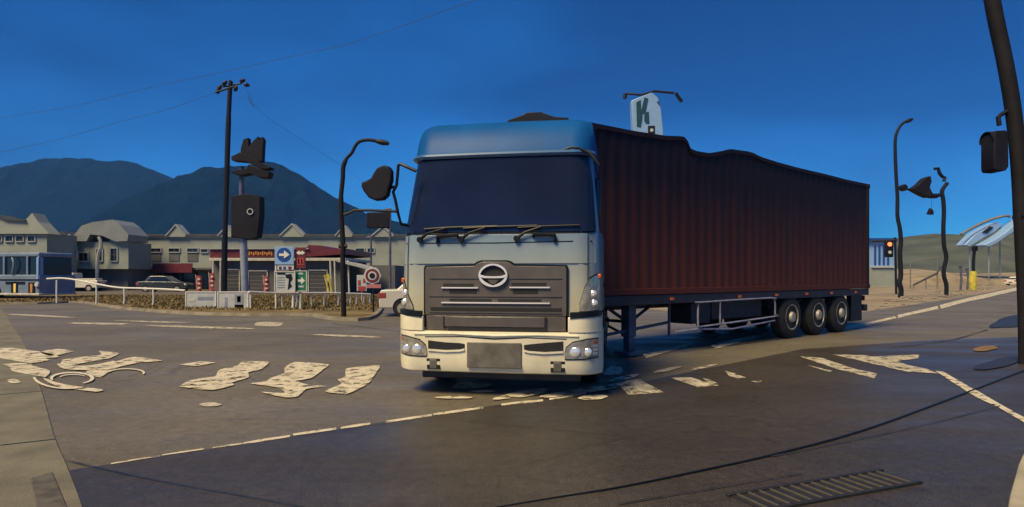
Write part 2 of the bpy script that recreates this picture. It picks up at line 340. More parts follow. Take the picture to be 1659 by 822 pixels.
q = [G(x, y) for x, y in [(110, 763), (470, 708), (650, 680), (1000, 627), (1300, 566), (1500, 552), (1700, 545)]] + [Vector((30, -10, 0)), Vector((-1.2, -10, 0))]
flat_up(MB().sheet([Vector((p.x, p.y, .003)) for p in q]).build('darker_asphalt_sheet', M['asphalt2'], road, smooth=False, tri=True))  # darker, smoother asphalt sheet over the foreground road
def roadkid(poly, name, m, z=0.007, th=0):
    ps = [G(x, y) for x, y in poly]
    ps = [Vector((p.x, p.y, z)) for p in ps]
    mb = MB()
    if th: mb.prism(ps, (0, 0, -th))
    else: mb.sheet(ps)
    o = mb.build(name, m, road, smooth=False, tri=True)
    if not th: flat_up(o)
    return o
def rough_poly(pts, amp=0.9, step=9):                      # worn, uneven edges
    out = []
    for (x0, y0), (x1, y1) in zip(pts, pts[1:] + pts[:1]):
        L = max(1, int(math.hypot(x1 - x0, y1 - y0) / step))
        for j in range(L):
            t = j / L; out.append((x0 + (x1 - x0) * t + random.uniform(-amp, amp), y0 + (y1 - y0) * t + random.uniform(-amp, amp) * 0.35))
    return out
def Z(pts, ox, oy, s): return [(ox + x * s, oy + y * s) for x, y in pts]
s1 = 660 / 1586
stripes = [
    [(1340, 285), (1490, 270), (1460, 310), (1440, 340), (1400, 365), (1350, 388), (1255, 378), (1335, 345), (1310, 328), (1350, 318)],
    [(1140, 258), (1290, 268), (1250, 295), (1215, 325), (1150, 335), (1200, 350), (1280, 355), (1190, 365), (1165, 395), (1110, 402), (1000, 375), (1120, 385), (1080, 358), (965, 345), (1040, 335), (1060, 320), (1110, 305), (1105, 285)],
    [(940, 255), (1055, 258), (1020, 290), (960, 300), (975, 320), (900, 340), (915, 350), (830, 372), (690, 358), (740, 330), (840, 318), (850, 290), (930, 275)],
    [(690, 270), (780, 258), (850, 262), (760, 277)],
    [(380, 215), (470, 225), (430, 245), (300, 268), (230, 285), (240, 250), (330, 238), (400, 232)],
    [(520, 238), (645, 255), (540, 262), (440, 285), (390, 325), (330, 300), (360, 285), (440, 262)],
    [(170, 215), (230, 208), (295, 218), (200, 235)],
    [(-60, 205), (0, 212), (60, 205), (100, 225), (150, 240), (205, 252), (120, 266), (0, 245), (-60, 240)],
    [(40, 270), (100, 275), (200, 290), (180, 322), (90, 305), (40, 295)],
    [(160, 320), (250, 350), (410, 368), (380, 379), (240, 362), (185, 340)],
    [(945, 392), (975, 385), (995, 395), (960, 402)],
    [(1280, 404), (1340, 400), (1375, 414), (1330, 418)],
    [(1360, 390), (1400, 392), (1420, 408), (1385, 410)],
    [(760, 420), (830, 415), (890, 430), (840, 438)],
    [(30, 330), (60, 330), (82, 345), (50, 346)],
]
def soft(pts, k=3):
    q_ = [Vector((a, b, 0)) for a, b in pts]; n_ = len(q_); out = []
    for i in range(n_):
        p0, p1, p2, p3 = q_[i - 1], q_[i], q_[(i + 1) % n_], q_[(i + 2) % n_]
        for j in range(k):
            out.append(p1.lerp(p2, j / k))
    sm = [(out[i - 1] + out[i] * 4 + out[(i + 1) % len(out)]) / 6 for i in range(len(out))]
    return [(v.x + random.uniform(-.9, .9), v.y + random.uniform(-.3, .3)) for v in sm]
for i, s in enumerate(stripes[:10]): roadkid(soft(Z(s, 0, 480, s1)), 'crossing_mark', M['mark'], z=.017)
for i, s in enumerate([]):          # thicker rims of paint round the big stripes
    q = Z(s, 0, 480, s1); cx = sum(a for a, b in q) / len(q); cy = sum(b for a, b in q) / len(q)
    ring = MB(); N_ = len(q)
    inn = [(cx + (x - cx) * 0.90, cy + (y - cy) * 0.86) for x, y in q]
    a = [G(x, y, 0) + Vector((0, 0, 0.011)) for x, y in q]; b = [G(x, y, 0) + Vector((0, 0, 0.011)) for x, y in inn]
    ring.add(a + b, [(j, (j + 1) % N_, N_ + (j + 1) % N_, N_ + j) for j in range(N_)])
    flat_up(ring.build('crossing_mark_edge', M['mark_edge'], road, smooth=False))
def arc_mark(cx, cy, rx, ry, a0, a1, w, m=None):
    mb = MB(); A = []; B = []
    for j in range(17):
        t = R(a0 + (a1 - a0) * j / 16); ww = w * (0.5 + 0.5 * math.sin(math.pi * j / 16))
        p = G(cx + rx * math.cos(t), cy + ry * math.sin(t)); q = G(cx + (rx - ww * 2.2) * math.cos(t), cy + (ry - ww * 0.6) * math.sin(t))
        A.append(Vector((p.x, p.y, .022))); B.append(Vector((q.x, q.y, .022)))
    mb.add(A + B, [(j, j + 1, 17 + j + 1, 17 + j) for j in range(16)])
    flat_up(mb.build('curved_road_mark', m or M['mark_edge'], road, smooth=False))
for q_ in ([(-40, 566), (20, 565), (70, 572), (100, 580), (60, 584), (10, 576), (-40, 578)], [(60, 572), (96, 568), (110, 574), (80, 579)], [(0, 592), (40, 590), (66, 598), (30, 600)], [(90, 590), (130, 596), (160, 592), (185, 586), (192, 592), (150, 603), (100, 600)], [(10, 618), (26, 616), (36, 622), (18, 624)]):
    roadkid(soft(q_), 'crossing_mark', M['mark'], z=.020)
arc_mark(117, 615, 36, 10, -200, 60, 3.4); arc_mark(108, 612, 55, 21, 60, 175, 3.2); arc_mark(205, 606, 30, 7, -170, 20, 2.5)
arc_mark(118, 614, 22, 5.5, 190, 340, 2)
s7 = 500 / 1581
for s in ([(130, 640), (180, 622), (240, 620), (300, 650), (365, 685), (185, 698)], [(400, 610), (500, 608), (650, 650), (540, 658)], [(560, 612), (600, 618), (640, 640), (600, 640)],
          [(680, 575), (720, 585), (785, 610), (740, 614), (700, 600)], [(810, 628), (870, 625), (850, 637)], [(1060, 500), (1180, 510), (1330, 560), (1460, 590), (1440, 612), (1250, 565), (1120, 520)],
          [(1230, 490), (1400, 495), (1580, 530), (1500, 545), (1400, 530)], [(1100, 545), (1230, 575), (1210, 580)]):
    roadkid(rough_poly(Z(s, 960, 420, s7)), 'worn_crossing_mark', M['mark_worn'])
s8 = 399 / 859
roadkid(rough_poly(Z([(310, 300), (495, 292), (490, 305), (400, 316), (520, 342), (560, 358), (450, 352), (310, 320)], 1260, 440, s8)), 'worn_crossing_mark', M['mark_worn'], z=.011)
roadkid(rough_poly(Z([(548, 349), (575, 351), (700, 422), (780, 468), (980, 580), (980, 600), (770, 478), (690, 440)], 1260, 440, s8), .5), 'lane_line', M['mark'], z=.011)
for seg in ([(1290, 527), (1345, 508), (1352, 511), (1300, 531)], [(1352, 534), (1420, 520), (1450, 513), (1452, 516), (1410, 527), (1370, 537)], [(1455, 511), (1490, 503), (1520, 496), (1520, 501), (1480, 510), (1455, 516)],
            [(1522, 495), (1560, 485), (1610, 474), (1659, 463), (1720, 457), (1720, 459.5), (1659, 468), (1610, 480), (1560, 491), (1525, 501)],
            [(1040, 575), (1120, 556), (1125, 559), (1048, 581)], [(1150, 560), (1240, 540), (1245, 543), (1160, 566)]):
    roadkid(rough_poly(seg, .6), 'edge_line', M['mark'], z=.011)
# broken thin line across the foreground
dash = [(180, 752, 260, 739), (262, 738, 330, 728), (345, 726, 395, 719), (395, 718, 470, 706), (475, 704, 545, 694), (552, 693, 600, 686), (625, 683, 700, 672), (702, 671, 783, 660), (812, 655, 880, 648), (890, 646, 950, 636), (955, 634, 1000, 626)]
for x0, y0, x1, y1 in dash:
    w = 1.6 + 1.6 * (x0 > 380)
    roadkid(rough_poly([(x0, y0), ((x0 + x1) / 2, (y0 + y1) / 2 - .6), (x1, y1), (x1, y1 + w), ((x0 + x1) / 2, (y0 + y1) / 2 + w * 1.1), (x0, y0 + w)], .5, 12), 'stop_line_dash', M['mark'])
def blob(cx, cy, rx, ry, m, rot=0, name='bumper_glint_patch', z=.015):
    pts = []
    for j in range(22):
        t = 2 * math.pi * j / 22; rr = 1 + 0.28 * noise.noise(Vector((math.cos(t) * 1.4, math.sin(t) * 1.4, cx * .37)))
        x, y = rx * rr * math.cos(t), ry * rr * math.sin(t); pts.append((cx + x, cy + y + x * rot))
    roadkid(pts, name, m, z=z)
for a in ((766, 626, 32, 5, -.05), (848, 640, 46, 5, -.16), (905, 641, 30, 3.5, -.12), (955, 633, 40, 4, -.12), (960, 646, 24, 4, -.05),
          (995, 603, 16, 8, -.1), (735, 646, 30, 2.2, 0), (1000, 625, 20, 3, -.2), (1010, 614, 26, 3, -.2), (780, 636, 18, 2, 0)):
    blob(*a[:4], M['mark'], a[4])  # cream glints and reflections of the bumper, painted as flat patches
for a in ((435, 526, 26, 4, 0), (340, 657, 18, 3, 0), (160, 525, 50, 1.6, .02), (330, 531, 90, 1.5, .03), (560, 545, 60, 1.4, .04),
          (60, 512, 60, 1.2, .05), (250, 522, 60, 1, .03), (1140, 596, 20, 2, -.2), (1080, 600, 22, 2.5, -.2)):
    blob(*a[:4], M['mark_worn'], a[4], 'faded_paint_trace', .011)
# bitumen seams
def seam(px, w, name='bitumen_seam', m=None, z=.016):
    pts = [G(x, y) for x, y in px]; pts = smooth_pts(pts, 6); L = []; Rr = []
    for i, p in enumerate(pts):
        t = (pts[min(i + 1, len(pts) - 1)] - pts[max(i - 1, 0)]).normalized(); nn = Vector((t.y, -t.x, 0)) * w * random.uniform(.6, 1.3)
        L.append(Vector((p.x + nn.x, p.y + nn.y, z))); Rr.append(Vector((p.x - nn.x, p.y - nn.y, z)))
    N_ = len(pts); flat_up(MB().add(L + Rr, [(i, i + 1, N_ + i + 1, N_ + i) for i in range(N_ - 1)]).build(name, m or M['seal'], road, smooth=False))
seam([(105, 748), (200, 770), (300, 790), (440, 815), (560, 840)], .006)
seam([(1250, 742), (1400, 712), (1500, 690), (1620, 660)], .006); seam([(1000, 820), (1150, 795), (1300, 770)], .006)
seam([(540, 505 + 20), (700, 545), (760, 560)], .02); seam([(1440, 565), (1540, 552), (1600, 535)], .015)
blob(1640, 522, 34, 9, M['seal'], -.15, 'dark_road_patch', .02); blob(1620, 590, 40, 7, M['seal'], -.2, 'dark_road_patch', .02); blob(1597, 566, 20, 4, mat('ochre_stain', (0.20, 0.12, 0.045), .8, var=.2), -.1, 'ochre_stain', .02)
# pale windscreen reflection at the near left built as a slab, with a darker plate on it
edge = [(-30, 488), (0, 500), (22, 530), (42, 563), (66, 630), (87, 705), (108, 755), (133, 822), (150, 900)]
e3 = [G(x, y) for x, y in edge]
pv = MB().prism([Vector((p.x, p.y, .010)) for p in smooth_pts(e3, 3)] + [Vector((-12, 1.5, .010)), Vector((-60, 12, .010)), Vector((-60, 34, .010))], (0, 0, -.08))
refl_strip = pv.build('reflection_strip', M['concrete'], kind='structure', smooth=False, tri=True, bevel=.004)
q = [G(x, y, .010) for x, y in [(50, 776), (85, 766), (112, 830), (62, 840)]]
MB().prism([Vector((p.x, p.y, .018)) for p in q], (0, 0, -.02)).build('reflection_plate', M['plate_iron'], refl_strip, smooth=False, bevel=.006)
q = [G(x, y, .06) for x, y in [(112, 690), (125, 740), (30, 770), (20, 715)]]
for a, b in (((0, 575), (50, 572)), ((0, 640), (68, 634)), ((0, 722), (90, 712))):
    p0 = G(*a, .010); p1 = G(*b, .010); w = Vector((0, .012, 0))
    flat_up(MB().sheet([p0 - w + up * .004, p1 - w + up * .004, p1 + w + up * .004, p0 + w + up * .004]).build('strip_joint', M['seal'], refl_strip, smooth=False))
# low step at the near right corner
q = [G(x, y) for x, y in [(1636, 822), (1650, 770), (1680, 700), (1760, 700), (1760, 860), (1630, 860)]]
MB().prism([Vector((p.x, p.y, .09)) for p in q], (0, 0, -.1)).build('kerb_island', M['concrete2'], kind='structure', smooth=False, bevel=.02)

# mountains and hills
def ridge(name, px, D, depth, m, seed, amp, nx=300, ny=60, z0=0.0):
    x0, x1 = px[0][0], px[-1][0]; mb = MB(); vs = []; fs = []
    for j in range(ny + 1):
        t = j / ny; dd = D - depth + 2 * depth * t; sh = math.cos((t - .5) * math.pi) ** 0.8 if 0 < t < 1 else 0
        for i in range(nx + 1):
            x = x0 + (x1 - x0) * i / nx; hz = (HZ - lerp(px, x)) / F * D + CAM_H
            X = (x - CX) / F * D; nv = noise.fractal(Vector((X / D * 9, t * 3, seed)), 1, 2.1, 6) - .9 * abs(noise.noise(Vector((X / D * 26 + t * 3, t * 5, seed + 9)))) - .35 * abs(noise.noise(Vector((X / D * 70, t * 14, seed)))) + .3
            vs.append((X * (0.6 + 0.4 * dd / D), dd, z0 + max(0, hz * sh * (1 + amp * nv * min(1, abs(t - .5) * 3) * .8) + amp * hz * .02 * nv) - (3 if sh == 0 else 0)))
    for j in range(ny):
        for i in range(nx):
            a = j * (nx + 1) + i; fs.append((a, a + 1, a + nx + 2, a + nx + 1))
    mb.add(vs, fs); return mb.build(name, m, kind='structure')
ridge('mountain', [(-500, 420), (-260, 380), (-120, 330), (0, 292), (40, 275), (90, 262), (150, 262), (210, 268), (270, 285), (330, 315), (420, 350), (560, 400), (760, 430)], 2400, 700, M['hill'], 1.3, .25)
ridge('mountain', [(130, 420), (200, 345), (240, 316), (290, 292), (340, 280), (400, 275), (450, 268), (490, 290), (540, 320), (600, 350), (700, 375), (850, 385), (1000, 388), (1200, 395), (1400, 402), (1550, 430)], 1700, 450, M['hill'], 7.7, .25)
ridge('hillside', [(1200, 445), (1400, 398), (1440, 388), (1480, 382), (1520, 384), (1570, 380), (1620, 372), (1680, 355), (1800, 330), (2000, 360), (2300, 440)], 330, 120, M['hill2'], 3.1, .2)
ridge('bank', [(1380, 447), (1420, 441), (1470, 436), (1530, 442), (1590, 444), (1680, 440), (1800, 446)], 130, 25, M['dirt'], 5.1, .2, 60, 12)

# grass along the verge (nobody could count the blades)
gb = MB()
for i in range(16000):
    t = random.random(); kp = kerb[int(t * (len(kerb) - 4))]
    x = random.uniform(-29, -5.5); y = random.uniform(24.5, 44)
    yk = lerp(sorted([(p.x, p.y) for p in kerb[:-5]]), x)
    if y < yk + .3: continue
    if x < -18 and random.random() < .3: continue
    h = random.uniform(.04, .13); a = random.uniform(0, 6.28); w = .02 + .0006 * y
    dx, dy = math.cos(a) * w, math.sin(a) * w
    gb.add([(x - dx, y - dy, .1), (x + dx, y + dy, .1), (x + random.uniform(-.1, .1), y + random.uniform(-.1, .1), .1 + h)], [(0, 1, 2)])
tag(gb.build('dry_grass', M['grass'], kind='stuff', smooth=False), 'dry straw coloured grass growing on the verge behind the kerb', 'grass')

# ------------------------------------------------------------------ tractor unit
TX, TY = -0.20, 7.40; YAW = R(-10)
truck = thing('truck', 'large truck cab facing the camera, painted glass tint running from blue to cream', 'truck', (TX, TY, 0), YAW)
def lx(px): return (px - 805) * .0074
def lz(py): return CAM_H + (HZ - py) * .0074
PROF = [(.2, .02), (.95, 0.0), (1.6, .0), (2.0, .03), (2.95, .27), (3.05, .30), (3.25, .42), (3.4, .62)]
WID = [(.2, 1.235), (1.0, 1.235), (2.0, 1.215), (2.95, 1.13), (3.4, 1.08)]
def yf(x, z):
    w = lerp(WID, z); u = min(1, abs(x) / w)
    return lerp(PROF, z) + .05 * u * u + .17 * max(0, (u - .82) / .18) ** 2.2
def pt(x, z, off): return Vector((x, yf(x, z) - off, z))
def patch(cols, off, th=.03, rows=6, fn=None, sub=5):      # cols: (x, z_bottom, z_top); a thick panel that follows the cab front
    fn = fn or pt; c2 = []
    for (a, b, c), (d, e, f) in zip(cols, cols[1:]):
        for j in range(sub):
            t = j / sub; c2.append((a + (d - a) * t, b + (e - b) * t, c + (f - c) * t))
    c2.append(cols[-1]); mb = MB(); n = len(c2)
    o = [[fn(x, zb + (zt - zb) * r / rows, off) for r in range(rows + 1)] for x, zb, zt in c2]
    i_ = [[fn(x, zb + (zt - zb) * r / rows, off - th) for r in range(rows + 1)] for x, zb, zt in c2]
    vs = [p for c in o for p in c] + [p for c in i_ for p in c]; R_ = rows + 1; K = n * R_; fs = []
    for a in range(n - 1):
        for r in range(rows):
            v = a * R_ + r; fs.append((v, v + R_, v + R_ + 1, v + 1)); fs.append((K + v, K + v + 1, K + v + R_ + 1, K + v + R_))
    for a in range(n - 1):
        v = a * R_; fs.append((v, K + v, K + v + R_, v + R_)); v = a * R_ + rows; fs.append((v, v + R_, K + v + R_, K + v))
    for r in range(rows):
        v = r; fs.append((v, v + 1, K + v + 1, K + v)); v = (n - 1) * R_ + r; fs.append((v, K + v, K + v + 1, v + 1))
    return mb.add(vs, fs)
def front(name, cols, off, m, th=.03, bevel=0, parent=None, rows=6, fn=None, sub=5):
    return patch(cols, off, th, rows, fn, sub).build(name, M[m] if isinstance(m, str) else m, parent or truck, bevel=bevel)
def ring_at(z, w, y0, yb, off=0, n=30, shr=0):
    pts = []
    for i in range(n + 1):
        u = -1 + 2 * i / n; u = math.copysign(abs(u) ** .8, u); x = u * (w + off)
        pts.append(Vector((x, y0 - off + .05 * u * u + .17 * max(0, (abs(u) - .82) / .18) ** 2.2, z)))
    pts += [Vector((w + off, yb * .5, z)), Vector((w + off, yb, z)), Vector((-w - off, yb, z)), Vector((-w - off, yb * .5, z))]
    return pts
zs = [.98, 1.2, 1.6, 2.0, 2.3, 2.65, 2.95, 3.05, 3.15]
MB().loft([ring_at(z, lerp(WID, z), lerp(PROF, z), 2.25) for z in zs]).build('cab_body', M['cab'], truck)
MB().loft([ring_at(z, w, y, 2.27, .025) for z, w, y in ((2.985, 1.125, .28), (3.06, 1.122, .305), (3.18, 1.12, .36), (3.30, 1.112, .43), (3.40, 1.10, .53), (3.455, 1.08, .66), (3.475, 1.03, .85))]).build('roof_fairing', M['fairing'], truck, bevel=.01)
vis = MB().loft([ring_at(z, w, y, .9, off) for z, w, y, off in ((2.93, 1.13, .262, .03), (2.96, 1.13, .26, .05), (2.985, 1.13, .262, .045), (3.0, 1.13, .27, .03))]); 
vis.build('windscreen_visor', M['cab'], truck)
# roof horn block
MB().prism([(-.02, .9, 3.44), (.80, .9, 3.44), (.80, .9, 3.545), (.62, .9, 3.565), (.47, .9, 3.62), (.44, .9, 3.64), (.24, .9, 3.64), (.20, .9, 3.615), (-.02, .9, 3.545)], (0, .22, 0)).build('roof_marker_lamp', M['black'], truck, bevel=.008)
# windscreen and its seal
wc = lambda g: [(-1.165 - g, 1.985 - g, 2.02), (-1.135 - g * .5, 1.985 - g, 2.60), (-1.10 - g * .3, 1.985 - g, 2.905 + g), (-.6, 1.99 - g, 2.915 + g), (0, 1.985 - g, 2.925 + g), (.6, 1.98 - g, 2.935 + g), (1.08 + g * .3, 1.985 - g, 2.925 + g), (1.13 + g * .5, 1.99 - g, 2.62), (1.165 + g, 2.0 - g, 2.04)]
front('windscreen_seal', wc(.022), .008, 'black', .02)
front('windscreen', wc(0), .014, 'windscreen', .02, rows=10)
# panel under the windscreen
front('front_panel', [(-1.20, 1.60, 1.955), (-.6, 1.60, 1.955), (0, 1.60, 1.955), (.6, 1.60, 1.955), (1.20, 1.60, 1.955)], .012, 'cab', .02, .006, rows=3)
front('panel_gap', [(-1.17, 1.853, 1.865), (0, 1.845, 1.857), (1.15, 1.862, 1.874)], .0155, 'black', .006, rows=1)
for a, b in ((-1.13, -1), (1.10, 1)):
    front('panel_seam', [(a - .006, 1.05, 1.95), (a + .006, 1.05, 1.95)], .0135, 'grille', .006, rows=6)
# wipers
for xa, xb, xc in ((-.95, -.62, .02), (-.42, -.12, .5), (.26, .55, 1.0)):
    w = MB(); w.tube([pt(xa, 1.90, .04), pt(xa + .10, 1.97, .06), pt(xb, 2.035, .06)], [.022, .016, .012], 6)
    w.lathe([(-.03, .035), (.03, .035)], 12, 'y', pt(xa, 1.90, .03)); wo_ = w.build('wiper_arm', M['black'], truck)
    MB().tube([pt(xb - .28, 2.03, .035), pt(xb, 2.045, .04), pt(xc, 2.055, .035)], .010, 6).build('wiper_blade', M['black'], wo_)
for s, xa in ((1, -.72), (-1, .72)):
    MB().tube([pt(xa, 1.86, .02), pt(xa, 1.935, .05), pt(xa + .26 * s, 1.95, .055), pt(xa + .26 * s, 1.925, .02)], [.028, .024, .024, .02], 8).build('grab_handle', M['black'], truck)
# grille
GT = 1.575
gc = [(-.875, .99, 1.53), (-.86, .98, GT - .01), (-.25, .98, GT), (-.20, .98, GT + .035), (-.15, .98, GT + .05), (.13, .98, GT + .05), (.18, .98, GT + .035), (.23, .98, GT), (.84, .98, GT - .01), (.855, .99, 1.53)]
front('grille_surround', [(a + (-.02 if a < 0 else .02), b, c + .018) for a, b, c in gc], .022, 'black', .03, sub=2)
grille = front('grille', gc, .035, 'grille', .03, .006, sub=2)
def gbar(name, x0, x1, z0, z1, off, m, par=None, th=.02, bev=0): return front(name, [(x0, z0, z1), (x1, z0, z1)], off, m, th, bev, par, rows=1, sub=6)
for x0, x1, z0, z1 in ((-.60, -.24, 1.345, 1.375), (.22, .62, 1.345, 1.375), (-.60, .60, 1.085, 1.115)):
    pass
for x0, x1, z0, z1 in ((-.64, -.26, 1.325, 1.362), (-.56, -.22, 1.245, 1.295), (.20, .62, 1.335, 1.375), (.22, .52, 1.245, 1.300), (-.56, -.04, 1.150, 1.178), (.04, .56, 1.150, 1.178), (-.80, .80, 1.03, 1.075)):
    gbar('grille_slot', x0, x1, z0, z1, .0385, 'grille_dark', grille, .01)
for x0, x1, z in ((-.66, -.20, 1.312), (.18, .66, 1.318), (-.66, .66, 1.132)):
    gbar('chrome_strip', x0, x1, z - .007, z + .008, .058, 'chrome', grille, .025)
for z in (1.43, 1.215, 1.02):
    gbar('grille_rib', -.82, .80, z - .008, z + .008, .045, 'grille', grille, .012)
gl = front('lower_grille', [(-.86, .80, .975), (.845, .80, .975)], .030, 'grille', .03, .006, rows=2, sub=12)
gbar('lower_grille_panel', -.62, .60, .845, .965, .050, 'grille', gl, .02, .006)
gbar('grille_slot', -.58, .60, .79, .838, .046, 'grille_dark', gl, .012)
for x in (-.63, .61): gbar('grille_slot', x - .008, x + .008, .82, .97, .052, 'grille_dark', gl, .02)
# emblem: oval ring crossed by a tapering bar
em = thing_e = MB(); ex, ez = lx(803), 1.462
o_ = []; ringpts = []
N_ = 40
def ell(a, rx, rz, off): return pt(ex + rx * math.cos(a), ez + rz * math.sin(a), off)
rg = []
for i in range(N_):
    a = 2 * math.pi * i / N_; th = .016 + .012 * abs(math.sin(a)) ** 1 if True else 0
    lo = math.sin(a) < 0; th2 = .018 + (.016 if lo else .006) * abs(math.sin(a * 1.0)) * abs(math.cos(a)) * 2
    rg.append([ell(a, .175, .138, .045), ell(a, .175, .138, .075), ell(a, .175 - th2, .138 - th2, .075), ell(a, .175 - th2, .138 - th2, .045)])
rg.append(rg[0]); MB().loft(rg, caps=False).build('badge_ring', M['chrome'], grille, smooth=True)
MB().prism([ell(2 * math.pi * i / 28, .165, .128, .042) for i in range(28)], (0, .006, 0)).build('badge_field', M['grille_dark'], grille, smooth=False)
MB().prism([pt(ex + x, ez + z, .078) for x, z in ((-.17, .015), (-.10, -.008), (0, -.012), (.10, -.008), (.17, .015), (.165, -.022), (.10, -.032), (0, -.034), (-.10, -.032), (-.165, -.022))], (0, .03, 0)).build('badge_bar', M['chrome'], grille, smooth=False)
MB().prism([pt(ex + x, ez + z, .066) for x, z in ((-.07, -.05), (.07, -.05), (.02, -.105), (-.02, -.105))], (0, .02, 0)).build('badge_wedge', M['grille'], grille, smooth=False)
# bumper
def bpt(x, z, off):
    w = 1.262; u = min(1, abs(x) / w)
    return Vector((x, -.075 + .05 * u * u + .22 * max(0, (u - .80) / .20) ** 2.2 + .05 * max(0, (.42 - z) / .14) ** 2 - off, z))
def bring(z, off, w=1.262):
    pts = []
    for i in range(37):
        u = -1 + 2 * i / 36; u = math.copysign(abs(u) ** .8, u); p = bpt(u * w, z, off); pts.append(p)
    return pts + [Vector((w, .5, z)), Vector((w, .85, z)), Vector((-w, .85, z)), Vector((-w, .5, z))]
bump = MB().loft([bring(.29, -.03), bring(.305, 0), bring(.40, 0), bring(.60, 0), bring(.70, 0), bring(.755, .006), bring(.785, 0), bring(.79, -.04)]).build('bumper', M['bumper'], truck)
for s in (-1, 1):
    a, b = (-1.262, -.885) if s < 0 else (.875, 1.262)
    front('bumper_corner', [(a, .788, .972), (b, .788, .972)], .01, 'bumper', .06, .01, rows=3, fn=bpt, sub=8)
    c = [(-1.262, 1.01, 1.035), (-.9, .975, 1.02)] if s < 0 else [(.9, .975, 1.02), (1.262, 1.01, 1.035)]
    front('black_trim', [(x, z0 - .02, z1 + .01) for x, z0, z1 in c], .02, 'black', .05, rows=2, fn=bpt, sub=8)
    # big lower headlamps
    hc = [(-1.225, .505, .715), (-1.10, .495, .712), (-.93, .487, .675), (-.85, .487, .61), (-.835, .50, .55)] if s < 0 else [(.835, .50, .55), (.85, .487, .61), (.93, .487, .675), (1.10, .495, .712), (1.225, .505, .715)]
    h = front('headlight_surround', [(x, z0 - .014, z1 + .014) for x, z0, z1 in hc], .006, 'black', .03, rows=3, fn=bpt, parent=bump)
    h2 = front('headlight', hc, .012, 'lens', .03, rows=3, fn=bpt, parent=truck)
    for xx, rr in ((-.96, .062), (-1.10, .052)):
        c_ = bpt(xx * -s, .565, .016); MB().lathe([(-.012, rr * .6), (-.004, rr * .95), (.0, rr), (.02, rr)], 20, 'y', c_).build('lamp_bowl', M['lampcore'], h2)
    for kz in range(4):
        xx = s * (1.195); front('lamp_reflector', [(xx - .03, .53 + kz * .045, .56 + kz * .045), (xx + .02, .53 + kz * .045, .56 + kz * .045)], .016, 'amber' if kz == 3 else 'lampcore', .01, rows=1, fn=bpt, parent=h2)
    # upper corner indicator clusters
    uc = [(-1.232, 1.05, 1.42), (-1.19, 1.05, 1.36), (-1.12, 1.045, 1.22), (-1.04, 1.04, 1.08)] if s < 0 else [(1.00, 1.04, 1.10), (1.06, 1.04, 1.30), (1.12, 1.045, 1.42), (1.19, 1.05, 1.46), (1.232, 1.06, 1.47)]
    front('indicator_surround', [(x, a_ - .01, b_ + .018) for x, a_, b_ in uc], .010, 'black', .03, rows=4)
    u_ = front('indicator_lamp', uc, .020, 'lens', .03, rows=4)
    for kx, kz in ((1.17, 1.13), (1.16, 1.24)):
        MB().lathe([(-.03, .02), (-.012, .045), (.02, .05)], 16, 'y', pt(s * kx, kz, 0.02)).build('lamp_bowl', M['lampcore'], u_)
    MB().box(pt(s * 1.228, 1.45 if s > 0 else 1.40, .0), (.05, .07, .06)).build('side_repeater', M['amber'], truck, bevel=.012)
    # air intakes
    ic = [(-.82, .575, .675), (-.60, .565, .655), (-.42, .575, .65), (-.36, .59, .64)] if s < 0 else [(.36, .59, .64), (.42, .575, .65), (.60, .565, .67), (.82, .58, .69)]
    front('air_intake', ic, .006, 'grille_dark', .02, rows=2, fn=bpt, parent=bump)
    front('intake_lip', [(x, a_ - .025, a_ - .004) for x, a_, b_ in ic], .018, 'bumper', .03, rows=1, fn=bpt, parent=bump)
    tc_ = -.755 if s < 0 else .755
    front('tow_cover_recess', [(tc_ - .085, .325, .455), (tc_ + .085, .325, .455)], .005, 'grille_dark', .02, rows=1, fn=bpt, parent=bump)
    front('tow_cover', [(tc_ - .05, .33, .445), (tc_ + .045, .33, .445)], .012, 'plate', .02, .008, rows=1, fn=bpt, parent=bump)
front('bumper_crease', [(-1.0, .742, .762), (-.5, .752, .772), (0, .735, .755), (.5, .752, .772), (1.0, .742, .762)], .016, 'bumper', .03, .004, rows=1, fn=bpt, parent=bump)
front('bumper_groove', [(-.86, .712, .722), (-.4, .722, .734), (0, .700, .716), (.4, .722, .734), (.86, .712, .722)], .004, 'black', .02, rows=1, fn=bpt, parent=bump)
pl = front('number_plate', [(-.33, .36, .665), (.33, .36, .665)], .022, 'plate', .02, .008, rows=1, fn=bpt, parent=truck)
# below the bumper
MB().b2(-1.0, 1.0, .25, .45, .17, .33).build('front_underrun_bar', M['chassis'], truck, bevel=.02)
MB().b2(-1.19, 1.19, .55, 2.2, .42, .985).build('cab_underside', M['chassis'], truck)
for s in (-1, 1):
    MB().b2(s * 1.20, s * 1.245, .86, .98, .30, .98).build('side_step', M['bumper'], truck, bevel=.01)
    MB().b2(s * 1.20, s * 1.24, 1.98, 2.24, .45, .98).build('rear_fender', M['chassis'], truck, bevel=.01)
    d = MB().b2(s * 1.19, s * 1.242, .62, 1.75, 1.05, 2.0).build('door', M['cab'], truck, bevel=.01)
    MB().b2(s * 1.16, s * 1.225, .75, 1.65, 2.06, 2.72).build('door_window', M['pane'], truck, bevel=.02)
    MB().b2(s * 1.243, s * 1.262, 1.45, 1.62, 1.30, 1.36).build('handle', M['black'], d, bevel=.006)
for s in (-1, 1): MB().b2(s * .42 - .05, s * .42 + .05, .5, 5.9, .62, .90).build('chassis_rail', M['chassis'], truck, bevel=.01)
MB().b2(-.5, .5, 3.6, 4.6, .90, 1.02).build('fifth_wheel', M['chassis'], truck, bevel=.02)
MB().lathe([(-.6, .3), (-.56, .32), (.56, .32), (.6, .3)], 20, 'y', (-1.0, 3.0, .68)).build('fuel_tank', M['galv'], truck)
